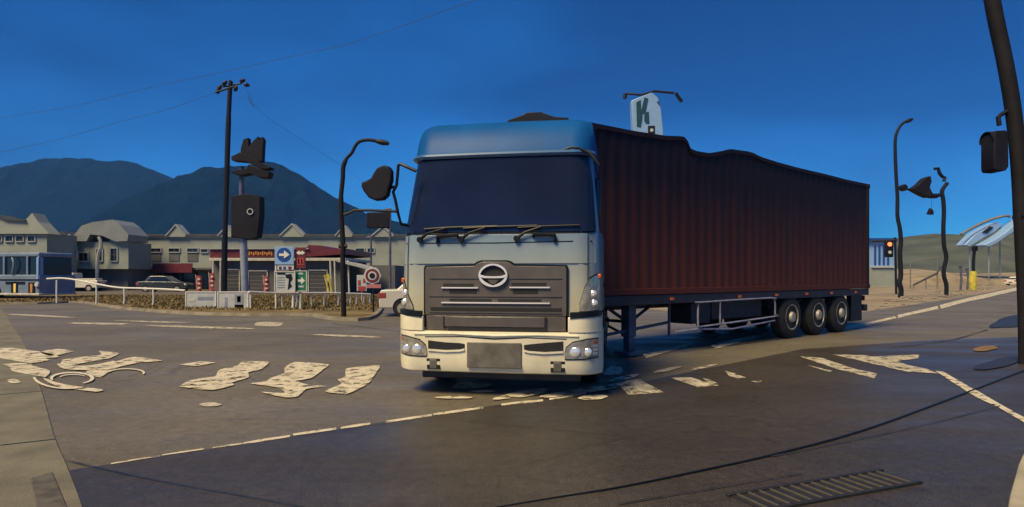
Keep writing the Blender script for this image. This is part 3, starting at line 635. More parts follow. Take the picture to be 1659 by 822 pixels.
def make_wheel(r=.50, w=.30, s=1):
    t = MB(); t.lathe([(-w / 2, r * .56), (-w / 2 - .01, r * .70), (-w / 2 + .005, r * .92), (-w / 2 + .04, r), (w / 2 - .04, r), (w / 2 - .005, r * .92), (w / 2 + .01, r * .70), (w / 2, r * .56)], 32, 'x')
    ty = t.build('wheel', M['rubber'], truck)
    h = MB(); h.lathe([(w / 2 - .14, r * .30), (w / 2 - .10, r * .50), (w / 2 + .005, r * .575), (w / 2 + .015, r * .60), (w / 2 + .012, r * .55), (w / 2 - .05, r * .50), (w / 2 - .075, r * .44), (w / 2 - .04, r * .30), (w / 2 + .02, r * .24), (w / 2 + .05, r * .20), (w / 2 + .055, .03)], 28, 'x')
    for k_ in range(8):
        a = 2 * math.pi * k_ / 8; h.lathe([(w / 2 - .05, .018), (w / 2 - .015, .018)], 6, 'x', (0, r * .34 * math.cos(a), r * .34 * math.sin(a)))
    h.build('rim', M['rim'], ty)
    hl = MB()
    for k_ in range(10):
        a = 2 * math.pi * (k_ + .5) / 10; hl.lathe([(w / 2 - .072, .030), (w / 2 - .060, .030)], 10, 'x', (0, r * .41 * math.cos(a), r * .41 * math.sin(a)))
    hl.build('hand_hole', M['grille_dark'], ty)
    for g_ in (-.07, 0, .07):
        gr = MB(); gr.lathe([(g_ - .008, r * .99), (g_ - .008, r + .0035), (g_ + .008, r + .0035), (g_ + .008, r * .99)], 32, 'x'); gr.build('tread_rib', M['rubber'], ty)
    return ty
wp = make_wheel()
wp.location = (1.04, 1.42, .5)
for x, y, rz in ((-1.04, 1.42, math.pi), (1.04, 4.4, 0), (-1.04, 4.4, math.pi), (1.04, 5.65, 0), (-1.04, 5.65, math.pi)):
    c = copy_tree(wp, truck); c.location = (x, y, .5); c.rotation_euler = (0, 0, rz)
# mirrors (left of the picture, then right)
mz = -.02
bean = [(575, 290), (584, 287), (592, 283), (597, 274), (603, 266), (614, 262), (624, 264), (629, 272), (629, 288), (625, 300), (622, 313), (614, 320), (600, 321), (588, 316), (579, 305), (575, 297)]
mr = MB().prism([(lx(x), mz, lz(y)) for x, y in bean], (0, .10, 0)).build('mirror', M['brown'], truck, bevel=.025, seg=3)
MB().prism([(lx(602 + (x - 602) * .86), mz + .104, lz(294 + (y - 294) * .86)) for x, y in bean], (0, .004, 0)).build('mirror_glass', M['pane'], mr, smooth=False)
am = MB(); am.tube([(lx(x), .06, lz(y)) for x, y in [(668, 272), (655, 266), (640, 259), (637, 262), (636, 275), (634, 295), (628, 306), (632, 320), (636, 340)]], .020, 8)
am.tube([(lx(634), .06, lz(296)), (lx(622), .04, lz(300))], .018, 8); am.tube([(lx(636), .06, lz(340)), (lx(638), .14, lz(360)), (lx(652), .24, lz(362))], .018, 8)
am.build('mirror_arm', M['black'], truck)
am = MB(); am.tube([(lx(945), .16, lz(243)), (lx(958), .06, lz(252)), (lx(972), .04, lz(272))], .016, 8); am.build('mirror_arm', M['black'], truck)
MB().tube([(lx(x), .26, lz(y)) for x, y in ((912, 240), (925, 236), (938, 238), (952, 246))], .014, 6).build('visor_lip', M['black'], truck)

# ------------------------------------------------------------------ semitrailer and container
ORG = Vector((1.28, 10.2, 0)); TH = math.atan2(.622, .783)
tr = thing('semitrailer', 'dark steel semitrailer chassis on three axles under the maroon container', 'trailer', ORG, TH)
L = 10.93; Wd = 2.44
for y in (.72, 1.72): MB().b2(-1.2, L - .1, y - .06, y + .06, .82, 1.06).build('chassis_beam', M['chassis'], tr, bevel=.01)
for i in range(9): MB().b2(.3 + i * 1.25, .42 + i * 1.25, .02, Wd - .02, 1.0, 1.105).build('cross_member', M['chassis'], tr)
MB().b2(0, L, .01, .09, .94, 1.112).build('side_rail', M['chassis'], tr, bevel=.006)
MB().b2(4.9, 10.4, .12, .5, .97, 1.09).build('mudguard', M['chassis'], tr, bevel=.02)
for s, y in ((0, .30), (1, Wd - .30)):
    g = MB().b2(1.22, 1.42, y - .10, y + .10, .35, 1.05).build('landing_leg', M['chassis2'], tr, bevel=.015)
    MB().b2(1.25, 1.39, y - .07, y + .07, .10, .36).build('inner_leg', M['chassis2'], g, bevel=.01); MB().b2(1.12, 1.52, y - .18, y + .18, .02, .09).build('foot_plate', M['chassis2'], g, bevel=.01)
    MB().tube([(1.32, y, .60), (.55, y, 1.0)], .03, 6).build('brace', M['chassis'], tr); MB().tube([(1.32, y, .60), (2.15, y, 1.0)], .03, 6).build('brace', M['chassis'], tr)
MB().tube([(1.32, .3, .62), (1.32, Wd - .3, .62)], .03, 8).build('brace', M['chassis'], tr)
MB().tube([(1.32, .3, .35), (1.32, Wd - .3, .95)], .025, 6).build('brace', M['chassis'], tr)
MB().tube([(-.05, .3, .98), (.62, .9, .40)], .025, 6).build('brace', M['chassis'], tr)
MB().tube([(.5, .3, .40), (2.5, .3, .56)], .03, 8).build('lower_tie_bar', M['chassis2'], tr)
MB().tube([(2.5, .3, .30), (2.5, .3, 1.02)], .028, 8).build('brace', M['chassis2'], tr)
sg = MB(); sg.tube(smooth_pts([(3.0, -.01, .46), (3.0, -.01, .90), (3.1, -.01, .94), (5.7, -.01, .97), (5.86, -.01, .92), (5.9, -.01, .84), (5.9, -.01, .60), (5.86, -.01, .55), (3.0, -.01, .46)], 2), .020, 6)
sg.tube([(3.75, -.01, .49), (3.75, -.01, .95)], .018, 6); sg.build('side_guard', M['guard'], tr)
MB().tube([(2.3, .0, .40), (3.0, 0, .42), (4.2, 0, .36), (5.9, 0, .46)], .022, 6).build('side_guard_rail', M['guard'], tr)
MB().b2(3.05, 3.7, .18, .7, .50, .92).build('tool_box', M['chassis'], tr, bevel=.02); MB().b2(3.85, 5.8, .25, .8, .55, .95).build('tool_box', M['chassis'], tr, bevel=.02)
MB().b2(L - .12, L + .02, .05, Wd - .05, .50, .68).build('rear_bumper', M['chassis'], tr, bevel=.015)
for y in (.5, Wd - .5): MB().b2(L - .12, L, y - .05, y + .05, .6, 1.08).build('bumper_bracket', M['chassis'], tr)
MB().b2(L - .02, L + .03, .12, .5, .78, .92).build('tail_lamp', M['brightred'], tr, bevel=.01)
MB().b2(9.95, 10.6, .06, .14, .25, .95).build('mud_flap', M['black'], tr)
for i, x in enumerate((6.73, 8.04, 9.29)):
    MB().tube([(x, .3, .5), (x, Wd - .3, .5)], .07, 10).build('axle', M['chassis'], tr)
    for y, rz in ((.18, -math.pi / 2), (Wd - .18, math.pi / 2)):
        c = copy_tree(wp, tr); c.location = (x, y, .5); c.rotation_euler = (0, 0, rz)
    MB().tube([(x + .6 * math.cos(a), .30, .5 + .58 * math.sin(a)) for a in [R(20 + 14 * j) for j in range(11)]], .03, 6).build('mudguard_arc', M['chassis'], tr)
for x in (2.2, 4.5, 6.0, 7.4, 8.7, 10.1): MB().box((x, -.002, 1.03), (.10, .02, .05)).build('side_marker', M['amber'], tr)
# container
ct = thing('shipping_container', 'long maroon corrugated container on the trailer with an uneven top edge', 'container', ORG + Vector((0, 0, 1.12)), TH)
ZT = [(0, 4.00), (1.16, 4.02), (2.0, 4.06), (2.5, 4.12), (2.66, 4.11), (2.74, 3.93), (2.95, 3.895), (3.4, 3.91), (3.9, 4.02), (4.15, 4.09), (4.4, 4.10), (4.75, 4.12), (5.0, 4.12), (5.3, 4.07), (6.0, 4.035), (6.9, 4.01), (8.5, 4.0), (9.6, 3.98), (L, 3.985)]
zt = lambda s: lerp(ZT, s) - 1.12
def corr(x):
    p = (x % .29) / .29; return 0 if p < .3 else (.013 * (p - .3) / .18 if p < .48 else (.013 if p < .80 else .013 * (1 - (p - .8) / .2)))
xs = []; x = .14
while x < L - .14: xs.append(x); x += .0145 * 2
for yy, sg_ in ((0.02, 1), (Wd - .02, -1)):
    a = []; NZ = 5
    for x in xs:
        for j in range(NZ): a.append((x, yy + sg_ * corr(x), .10 + (zt(x) - .16) * j / (NZ - 1)))
    MB().add(a, [(i * NZ + j, (i + 1) * NZ + j, (i + 1) * NZ + j + 1, i * NZ + j + 1) for i in range(len(xs) - 1) for j in range(NZ - 1)]).build('side_panel', M['cargo'], ct)
    y0, y1 = (0, .07) if sg_ > 0 else (Wd - .07, Wd)
    rr = []; 
    for i in range(111):
        x = L * i / 110; rr.append([(x, y0, zt(x) - .08), (x, y1, zt(x) - .08), (x, y1, zt(x)), (x, y0, zt(x))])
    MB().loft(rr).build('top_rail', M['cargo_rail'], ct)
    MB().b2(0, L, y0, y1, 0, .11).build('bottom_rail', M['cargo'], ct, bevel=.006)
    for xa in (0, L - .14):
        MB().b2(xa - .004, xa + .144, y0 - .004 if sg_ > 0 else y0 - .07, y1 + .07 if sg_ > 0 else y1 + .004, -.004, zt(xa) - .02).build('corner_post', M['cargo_rail'], ct, bevel=.01)
        for zz in (.06, zt(xa) - .06): MB().box((xa + .07, y0 + .05 if sg_ > 0 else y1 - .05, zz), (.18, .14, .12)).build('corner_casting', M['cargo_rail'], ct, bevel=.01)
rf = []
for i in range(111):
    x = L * i / 110; rf.append([(x, .07, zt(x) - .03), (x, Wd - .07, zt(x) - .03), (x, Wd - .07, zt(x) - .06), (x, .07, zt(x) - .06)])
MB().loft(rf).build('roof_panel', M['cargo'], ct)
MB().b2(.01, .05, .14, Wd - .14, .05, zt(0) - .03).build('end_wall', M['cargo'], ct); MB().b2(L - .05, L - .01, .14, Wd - .14, .05, zt(L) - .03).build('end_door', M['cargo'], ct)
MB().b2(.1, L - .1, .08, Wd - .08, .02, .09).build('floor_panel', M['chassis'], ct)

# ------------------------------------------------------------------ buildings on the left
def bldg_box(mb, x0, x1, yt, yb, D, dep): # picture bearings on a facade at distance D
    a = P(x0, yb, D); b = P(x1, yt, D); mb.b2(a.x, b.x, D, D + dep, a.z, b.z); return mb
def panel(name, x0, x1, y0, y1, D, m, root, org, th=.12, parent=None, bevel=0):
    a = P(x0, y1, D); b = P(x1, y0, D)
    return MB().b2(a.x, b.x, D - th, D + .02, a.z, b.z).build(name, M[m], parent or root, org=org, bevel=bevel)
def window(x0, x1, y0, y1, D, root, org, nx=2, ny=2, frame='trim'):
    a = P(x0, y1, D); b = P(x1, y0, D); f = .09
    fr = MB(); fr.b2(a.x, b.x, D - .10, D + .02, b.z, b.z + f); fr.b2(a.x, b.x, D - .14, D + .02, a.z - f, a.z); fr.b2(a.x - f, a.x, D - .10, D + .02, a.z - f, b.z + f); fr.b2(b.x, b.x + f, D - .10, D + .02, a.z - f, b.z + f)
    fo = fr.build('window', M[frame], root, org=org, smooth=False)
    for i in range(nx):
        for j in range(ny):
            w = (b.x - a.x) / nx; h = (b.z - a.z) / ny
            MB().b2(a.x + i * w + .04, a.x + (i + 1) * w - .04, D - .03, D - .005, a.z + j * h + .04, a.z + (j + 1) * h - .04).build('pane', M['pane'], fo, org=org, smooth=False)
    m_ = MB(); m_.b2(a.x, b.x, D - .02, D, a.z, b.z); m_.build('sash', M['wall2'], fo, org=org, smooth=False)
D0 = 68.0; org = P(380, 469, D0); org.z = 0
lb = thing('long_building', 'long low greenish grey building with small pointed gables behind the shop', 'building', org)
mb = MB(); bldg_box(mb, 190, 700, 383, 436, D0, 14); mb.build('upper_wall', M['wall'], lb, org=org, smooth=False)
mb = MB(); bldg_box(mb, 190, 700, 436, 470, D0 + 1.5, 12); mb.build('ground_floor_wall', M['wall3'], lb, org=org, smooth=False)
mb = MB(); bldg_box(mb, 188, 702, 379.5, 383, D0 - .3, 14.6); mb.build('roof', M['roofm'], lb, org=org, smooth=False)
mb = MB(); bldg_box(mb, 188, 702, 383, 385, D0 - .22, .3); mb.build('eave_trim', M['trim'], lb, org=org, smooth=False)
mb = MB(); bldg_box(mb, 189, 701, 434, 437, D0 - .5, 2.2); mb.build('canopy', M['wall2'], lb, org=org, smooth=False)
for xg, yp, hw in ((285, 365, 16), (368, 366, 15), (473, 364, 20), (557, 366, 14), (620, 368, 18)):
    pr = [P(xg - hw, 384, D0 - .35), P(xg, yp + 1, D0 - .35), P(xg + hw, 384, D0 - .35)]
    g = MB().prism(pr, (0, 1.2, 0)).build('gable', M['wall'], lb, org=org, smooth=False)
    for a_, b_ in ((pr[0], pr[1]), (pr[1], pr[2])):
        u = Vector((0, -.12, .03)); MB().prism([a_ + u, b_ + u, b_ + u + Vector((0, 0, .16)), a_ + u + Vector((0, 0, .16))], (0, 1.4, 0)).build('gable_roof', M['trim'], g, org=org, smooth=False)
window(206, 218, 405, 423, D0, lb, org); window(221, 233, 405, 423, D0, lb, org)
for x0 in (244, 274, 304): window(x0, x0 + 17, 403, 408.5, D0, lb, org, 2, 1); panel('shutter_panel', x0, x0 + 17, 411, 424, D0, 'wall2', lb, org, .05)
window(326, 337, 404, 409, D0, lb, org, 1, 1); window(577, 590, 403, 409, D0, lb, org, 2, 1); window(596, 606, 403, 409, D0, lb, org, 1, 1)
panel('red_fascia', 248, 312, 427, 442, D0 - .6, 'red', lb, org, .15)
for x0, x1 in ((195, 215), (219, 240), (244, 262), (268, 292), (296, 315), (319, 336)): panel('shop_window', x0, x1, 443, 469, D0 + 1.5, 'pane', lb, org, .06)
for x0 in (217, 242, 265, 294, 317): panel('pilaster', x0 - 1, x0 + 1, 437, 470, D0 + 1.4, 'wall2', lb, org, .3)
# hipped building left of it
D1 = 63.0; org = P(150, 469, D1); org.z = 0
hb = thing('gabled_building', 'greenish grey building with a bulky pale hipped roof left of the long building', 'building', org)
mb = MB(); bldg_box(mb, 78, 208, 392, 436, D1, 4); mb.build('wall', M['wall'], hb, org=org, smooth=False)
mb = MB(); bldg_box(mb, 80, 207, 436, 471, D1 + 1, 10); mb.build('ground_floor_wall', M['wall3'], hb, org=org, smooth=False)
r0 = [P(112, 391, D1 - .5), P(132, 366, D1 - .5), P(150, 360, D1 - .5), P(182, 356, D1 - .5), P(193, 364, D1 - .5), P(208, 380, D1 - .5), P(206, 391, D1 - .5), P(186, 391, D1 - .5), P(165, 382, D1 - .5), P(146, 380, D1 - .5), P(140, 391, D1 - .5)]
MB().prism(r0, (0, 3.5, 0)).build('roof', M['roofl'], hb, org=org, smooth=False, tri=True)
MB().prism([P(76, 393, D1 - .6), P(100, 375, D1 - .6), P(124, 393, D1 - .6)], (0, 3, 0)).build('roof', M['roofm'], hb, org=org, smooth=False)
window(180, 190, 403, 423, D1, hb, org); window(157, 166, 404, 423, D1, hb, org, 1, 2); window(128, 143, 410, 423, D1, hb, org, 2, 1); window(84, 100, 384 + 14, 420, D1, hb, org, 2, 2)
MB().tube([P(x, y, D1 - .8) for x, y in ((160, 384), (163, 390), (164, 400), (160, 410), (158, 424), (157, 470))], .16, 6).build('downpipe', M['trim'], hb, org=org)
for pts in (((82, 382), (76, 393), (84, 410), (98, 418), (118, 423), (124, 412), (122, 400), (112, 380)), ((94, 385), (86, 396), (90, 408), (96, 416)), ((100, 390), (106, 400), (108, 412))):
    MB().tube(smooth_pts([P(x, y, D1 - 1.2) for x, y in pts]), .12, 6).build('arched_rail', M['trim'], hb, org=org)
# far left house
D2 = 58.0; org = P(30, 473, D2); org.z = 0
fh = thing('gabled_building', 'greenish building with one sharp gable behind the bus at far left', 'building', org)
mb = MB(); bldg_box(mb, -260, 76, 378, 474, D2, 4); mb.build('wall', M['wall'], fh, org=org, smooth=False)
MB().prism([P(-262, 379, D2 - .3), P(-262, 350, D2 - .3), P(-5, 350, D2 - .3), P(8, 356, D2 - .3), P(40, 358, D2 - .3), P(52, 345, D2 - .3), P(62, 360, D2 - .3), P(80, 379, D2 - .3)], (0, 1.5, 0)).build('gable_front', M['wall'], fh, org=org, smooth=False, tri=True)
MB().prism([P(-262, 350.6, D2 - .5), P(-262, 348, D2 - .5), P(-5, 348, D2 - .5), P(8, 354, D2 - .5), P(40, 356, D2 - .5), P(40, 358.6, D2 - .5), P(8, 356.6, D2 - .5), P(-5, 350.6, D2 - .5)], (0, 2.0, 0)).build('roof', M['roofm'], fh, org=org, smooth=False, tri=True)
window(3, 12, 361, 371, D2, fh, org, 1, 2)
for x0 in (-22, -8, 10, 27, 46): window(x0, x0 + 11, 383, 391, D2, fh, org, 2, 1)

# shop with the red band
D3 = 50.0; org = P(450, 477, D3); org.z = 0
sh = thing('shop', 'low roadside shop with a dark red fascia and roller shutters beyond the fence', 'shop', org)
mb = MB(); bldg_box(mb, 343, 556, 419, 477, D3, 8); mb.build('wall', M['wall2'], sh, org=org, smooth=False)
band = MB().prism([P(340, 418, D3 - .5), P(340, 404, D3 - .5), P(470, 405, D3 - .5), P(495, 403, D3 - .5), P(500, 397, D3 - .5), P(520, 398, D3 - .5), P(528, 404, D3 - .5), P(560, 403, D3 - .5), P(560, 412, D3 - .5), P(500, 416, D3 - .5)], (0, 8.7, 0)).build('fascia', M['red'], sh, org=org, smooth=False, tri=True)
MB().prism([P(339, 422.5, D3 - .6), P(339, 418, D3 - .6), P(560, 418, D3 - .6), P(560, 422.5, D3 - .6)], (0, 8.8, 0)).build('fascia_trim', M['offwhite'], sh, org=org, smooth=False)
MB().prism([P(339, 404, D3 - .65), P(339, 402.5, D3 - .65), P(500, 402.5, D3 - .65), P(500, 404, D3 - .65)], (0, 8.8, 0)).build('fascia_trim', M['trim'], sh, org=org, smooth=False)
for i in range(11): # worn orange lettering, unreadable in the picture
    x = 403 + i * 3.6; panel('fascia_letter', x, x + 2.4, 407 + (i % 3) * 1.0, 414 - (i % 2) * 1.5, D3 - .5, 'orange', sh, org, .05, band)
for x0, x1, y0 in ((361, 388, 439), (404, 433, 441), (452, 468, 441), (501, 530, 440)): 
    s_ = panel('roller_shutter', x0, x1, y0, 473, D3, 'shutter', sh, org, .06)
    for j in range(5): panel('shutter_slat', x0, x1, y0 + 1 + j * 6.2, y0 + 2 + j * 6.2, D3 - .05, 'wall3', sh, org, .03, s_)
    panel('door_frame', x0 - 1.5, x0, y0 - 2, 474, D3, 'offwhite', sh, org, .12); panel('door_frame', x1, x1 + 1.5, y0 - 2, 474, D3, 'offwhite', sh, org, .12); panel('door_frame', x0 - 1.5, x1 + 1.5, y0 - 3, y0 - 1, D3 - .01, 'offwhite', sh, org, .11)
for x in (345, 357, 537, 544, 566):
    MB().tube([P(x, 477, D3 - 1.2), P(x + (.5 if x < 500 else -2), 422, D3 - 1.2)], .07, 8).build('canopy_post', M['offwhite'], sh, org=org)
MB().prism([P(545, 424, D3 - 1.6), P(545, 420, D3 - 1.6), P(600, 434, D3 - 1.6), P(600, 438, D3 - 1.6)], (0, 3, 0)).build('side_canopy', M['trim'], sh, org=org, smooth=False)
mb = MB(); bldg_box(mb, 556, 640, 430, 477, D3 + 2, 6); mb.build('side_wing', M['wall2'], sh, org=org, smooth=False)

# ------------------------------------------------------------------ vehicles
def car(name, label, cat, loc, rz, m, L_=4.3, W_=1.7, kind='sedan', group=None):
    c = thing(name, label, cat, loc, rz, group); h = {'sedan': 1.42, 'hatch': 1.5, 'pickup': 1.8}[kind]
    def shell(pts, w0, w1, nm, mm, zt_):
        mb = MB(); lo = [Vector((x, -w0 + (w0 - w1) * max(0, (z - zt_) / (h - zt_)) , z)) for x, z in pts]; hi = [Vector((p.x, -p.y, p.z)) for p in lo]
        n = len(pts); mb.add(lo + hi, [tuple(range(n)), tuple(range(n, 2 * n))[::-1]] + [(i, (i + 1) % n, n + (i + 1) % n, n + i) for i in range(n)]); return mb.build(nm, mm, c, bevel=.05, seg=3, tri=False)
    a = L_ / 2; w = W_ / 2
    if kind == 'pickup':
        shell([(-a, .35), (a, .35), (a, .95), (a - .02, 1.05), (-a, 1.05)], w, w, 'body', m, 5)
        shell([(a - 1.25, 1.0), (a - .02, 1.0), (a - .25, 1.78), (a - .45, h), (a - 1.15, h), (a - 1.25, 1.75)], w - .02, w - .12, 'cab', m, 1.0)
        gl = [(a - 1.15, 1.08), (a - .12, 1.08), (a - .32, 1.65), (a - 1.15, 1.65)]
        MB().b2(-a + .3, a - 1.4, -w + .25, w - .25, 1.05, 1.25).build('load', M['offwhite'], c, bevel=.03)
    else:
        shell([(-a, .30), (a, .30), (a + .02, .62), (a - .08, .82), (a - 1.1, .95), (-a + .9, .98), (-a + .05, .96), (-a - .02, .7)], w, w, 'body', m, 5)
        shell([(-a + .55, .92), (a - 1.05, .92), (a - 1.85, h - .03), (a - 2.2, h), (-a + 1.3, h), (-a + 1.05, h - .04)], w - .05, w - .22, 'cabin', m, .92)
        gl = [(-a + .95, .98), (a - 1.35, .98), (a - 1.9, h - .1), (-a + 1.3, h - .1)]
    for s in (-1, 1):
        MB().prism([(x, s * (w - .045 - (.15 * (z - .95) / (h - .95))), z) for x, z in gl], (0, s * .012, 0)).build('side_window', M['pane'], c, smooth=False)
    xr = -a + .56 if kind != 'pickup' else None
    if xr is not None:
        MB().add([(-a + .60, -w + .17, 1.0), (-a + .60, w - .17, 1.0), (-a + 1.03, w - .27, h - .08), (-a + 1.03, -w + .27, h - .08), (-a + .66, -w + .17, 1.0), (-a + .66, w - .17, 1.0), (-a + 1.09, w - .27, h - .08), (-a + 1.09, -w + .27, h - .08)], [(0, 1, 2, 3), (7, 6, 5, 4), (0, 4, 5, 1), (1, 5, 6, 2), (2, 6, 7, 3), (3, 7, 4, 0)]).build('rear_window', M['pane'], c, smooth=False)
        for i in range(1): MB().add([(a - 1.12, -w + .15, .98), (a - 1.12, w - .15, .98), (a - 1.84, w - .26, h - .07), (a - 1.84, -w + .26, h - .07), (a - 1.16, -w + .15, .94), (a - 1.16, w - .15, .94), (a - 1.90, w - .26, h - .1), (a - 1.90, -w + .26, h - .1)], [(0, 1, 2, 3), (7, 6, 5, 4), (0, 4, 5, 1), (1, 5, 6, 2), (2, 6, 7, 3), (3, 7, 4, 0)]).build('windscreen', M['pane'], c, smooth=False)
    for s in (-1, 1):
        MB().b2(-a - .035, -a + .25, s * (w - .38), s * (w + .008), .66, .86).build('tail_light', M['brightred'], c, bevel=.02)
        MB().b2(a - .2, a + .035, s * (w - .42), s * (w + .008), .60, .76).build('headlight', M['lens'], c, bevel=.02)
        for x in (-a + .82, a - .82):
            t = MB().lathe([(-.1, .2), (-.1, .30), (.1, .30), (.1, .2)], 20, 'y', (x, s * (w - .08), .30)).build('wheel', M['rubber'], c)
            MB().lathe([(-.004, .19), (.004, .19), (.01, .05)], 14, 'y', (x, s * (w + .02), .30)).build('rim', M['rim'], t)
            MB().lathe([(-.004, .345), (.004, .345)], 20, 'y', (x, s * (w + .001), .33)).build('wheel_arch', M['black'], c)
    MB().b2(-a - .04, -a, -.25, .25, .48, .62).build('number_plate', M['plate'], c)
    return c
g = G(655, 512); car('parked_car', 'white car with a red tail light half hidden behind the truck cab', 'car', (g.x + 1.25, g.y + .5, 0), R(6), M['carwhite'])
g = G(198, 470); car('pickup_truck', 'small white pickup with a boxy cab parked before the long building', 'pickup', (g.x, 60, 0), R(180), M['carwhite'], 3.6, 1.5, 'pickup')
g = P(268, 469, 58); car('parked_car', 'dark car beside the small white pickup, below the red fascia', 'car', (g.x, 58, 0), R(6), M['cardark'], 4.4, 1.75, 'hatch')
g = P(1612, 460, 100); car('parked_car', 'pale car parked beyond the white edge line at far right', 'car', (g.x, 95, 0), R(20), M['carwhite'], 4.6, 1.8)
g = P(1645, 462, 90); car('parked_car', 'dark car at the right edge behind the leaning pole', 'car', (g.x + 1, 88, 0), R(30), M['cardark'], 4.4, 1.75, 'hatch')
# bus at far left
g = G(60, 487); bz = R(-150)
bus = thing('bus', 'blue grey bus with large windows cut off by the left edge', 'bus', (g.x - 1.2, g.y + .5, 0), R(-14))
MB().b2(-9, 1.2, 0, 2.4, .35, 1.55).build('lower_body', M['busblue'], bus, bevel=.08, seg=3)
MB().b2(-9, 1.1, .05, 2.35, 2.62, 2.92).build('roof', M['busblue'], bus, bevel=.10, seg=3)
MB().b2(-8.9, 1.05, .12, 2.28, 1.5, 2.66).build('window_band', M['pane'], bus, bevel=.06)
for x in (-7, -5.2, -3.4, -1.7, .15, 1.02): MB().b2(x, x + .14, .03, .12, 1.5, 2.68).build('window_pillar', M['busblue'], bus, bevel=.01)
MB().tube(smooth_pts([(-.9, -.06, 1.6), (-.75, -.08, 1.9), (-.7, -.08, 2.3), (-.85, -.05, 2.6)]), .05, 6).build('mirror_arm', M['galv'], bus)
MB().b2(1.0, 1.16, -.02, .3, 1.2, 2.6).build('front_pillar', M['paleblue'], bus, bevel=.02)
MB().b2(-9, 1.22, -.03, .0, 1.20, 1.28).build('side_trim', M['black'], bus); MB().b2(-1.4, .1, -.035, -.005, .98, 1.12).build('side_trim', M['black'], bus)
for x, m_ in ((-.75, 'yl'), (.55, 'orange')): MB().b2(x, x + .18, -.05, -.01, .45, 1.0).build('reflector', M[m_], bus, bevel=.01)
for x in (-.95, .40): MB().b2(x, x + .5, -.035, -.005, .42, 1.08).build('reflector_backing', M['black'], bus)
MB().lathe([(-.06, .12), (0, .16), (.06, .12)], 16, 'y', (1.08, -.04, .95)).build('headlight', M['lampcore'], bus)
MB().b2(-9, 1.25, -.06, 2.4, .30, .42).build('skirt', M['offwhite'], bus, bevel=.02)
for x in (-2.3,): 
    t = MB().lathe([(-.15, .3), (-.15, .5), (.15, .5), (.15, .3)], 24, 'y', (x, .1, .5)).build('wheel', M['rubber'], bus)
    MB().lathe([(-.01, .28), (.01, .28)], 18, 'y', (x, -.06, .5)).build('rim', M['rim'], t)

# ------------------------------------------------------------------ fence, banners, signs on the left verge
def fence(label, tops, posts, Dfn):
    o = P(*tops[0], Dfn(tops[0][0])); org = Vector((o.x, o.y, 0)); f = thing('roadside_fence', label, 'fence', org)
    MB().tube(smooth_pts([P(x, y, Dfn(x)) for x, y in tops]), .042, 8).build('rail', M['white'], f, org=org)
    for x, y0, y1 in posts:
        d = Dfn(x); a = P(x, y0, d); b = Vector((a.x, a.y, .08)); mid = (a + b) / 2 + Vector((random.uniform(-.03, .03), 0, 0))
        MB().tube([b, mid, a], .040, 8).build('post', M['white'], f, org=org)
    return f
fence('white pipe fence sagging along the verge left of the banners', [(76, 452), (100, 451), (125, 454), (155, 460), (190, 466), (230, 467.5), (270, 469), (300, 471)], [(92, 454, 0), (156, 460, 0), (201, 467, 0), (248, 469, 0)], lambda x: 32 - (x - 76) / 224 * 4)
fence('white pipe fence along the verge right of the banners', [(403, 473), (445, 475), (500, 475), (540, 475), (600, 477)], [(406, 474, 0), (458, 475, 0), (480, 475, 0), (505, 475, 0), (525, 475, 0), (548, 475, 0), (567, 476, 0), (577, 476, 0), (589, 476, 0), (599, 477, 0)], lambda x: 25.5 + (x - 403) / 200 * 5)
MB()
Db = 26.0
def board(name, label, cat, x0, x1, y0, y1, D, m, th=.05, frame=None, prints=(), post=None, group=None):
    a = P(x0, y1, D); b = P(x1, y0, D); org = Vector(((a.x + b.x) / 2, D, 0)); r = thing(name, label, cat, org, 0, group)
    f = MB().b2(a.x, b.x, D, D + th, a.z, b.z).build('panel', M[m], r, org=org, bevel=.008)
    if frame:
        w = .04; q = MB(); q.b2(a.x - w, b.x + w, D - .02, D + th, b.z, b.z + w); q.b2(a.x - w, b.x + w, D - .02, D + th, a.z - w, a.z); q.b2(a.x - w, a.x, D - .02, D + th, a.z, b.z); q.b2(b.x, b.x + w, D - .02, D + th, a.z, b.z); q.build('frame', M[frame], r, org=org, smooth=False)
    for (poly, mm) in prints:
        MB().prism([P(x, y, D - .012) for x, y in poly], (0, .014, 0)).build('print', M[mm], f, org=org, smooth=False, tri=True)
    for px_, yt in (post or ()):
        t = P(px_, yt, D + th + .03); MB().tube([(t.x, t.y, .05), t], .04, 8).build('post', M['white'], r, org=org)
    return r
rect = lambda x0, x1, y0, y1: [(x0, y1), (x0, y0), (x1, y0), (x1, y1)]
board('banner', 'wide plain grey white banner, the left one fixed to the fence', 'banner', 302, 349, 474, 499, 27, 'sign_grey', frame='white', prints=[(rect(306, 316, 484, 489), 'offwhite'), (rect(320, 345, 481, 486), 'galv')], post=((304, 476), (347, 476)))
board('banner', 'grey white banner with a red and dark poster, the right one by the pylon post', 'banner', 354, 401, 474, 504, 26, 'sign_grey', frame='white', prints=[(rect(380, 394, 477, 501), 'galv'), (rect(380, 394, 494, 502), 'brightred'), (rect(384, 390, 480, 490), 'red'), (rect(364, 368, 482, 498), 'galv')], post=((356, 476), (399, 476)))
circ = lambda cx, cy, r, n=24: [(cx + r * math.cos(2 * math.pi * i / n), cy + r * math.sin(2 * math.pi * i / n)) for i in range(n)]
board('direction_sign', 'pale blue board with a dark blue disc and white right arrow', 'sign', 445, 476, 400, 429, 25.6, 'paleblue', prints=[(circ(460, 413, 11.5), 'blue')], post=((447, 430), (474, 430)))
for o in [o for o in bpy.data.objects if o.name.startswith('direction_sign')]:
    pn = [c for c in kids(o) if c.name.startswith('panel')][0]
    MB().prism([P(x, y, 25.6 - .03) for x, y in [(452, 411), (460, 411), (460, 406), (469, 413), (460, 419), (460, 415), (452, 415)]], (0, .02, 0)).build('arrow', M['white'], pn, org=o.location, smooth=False, tri=True)
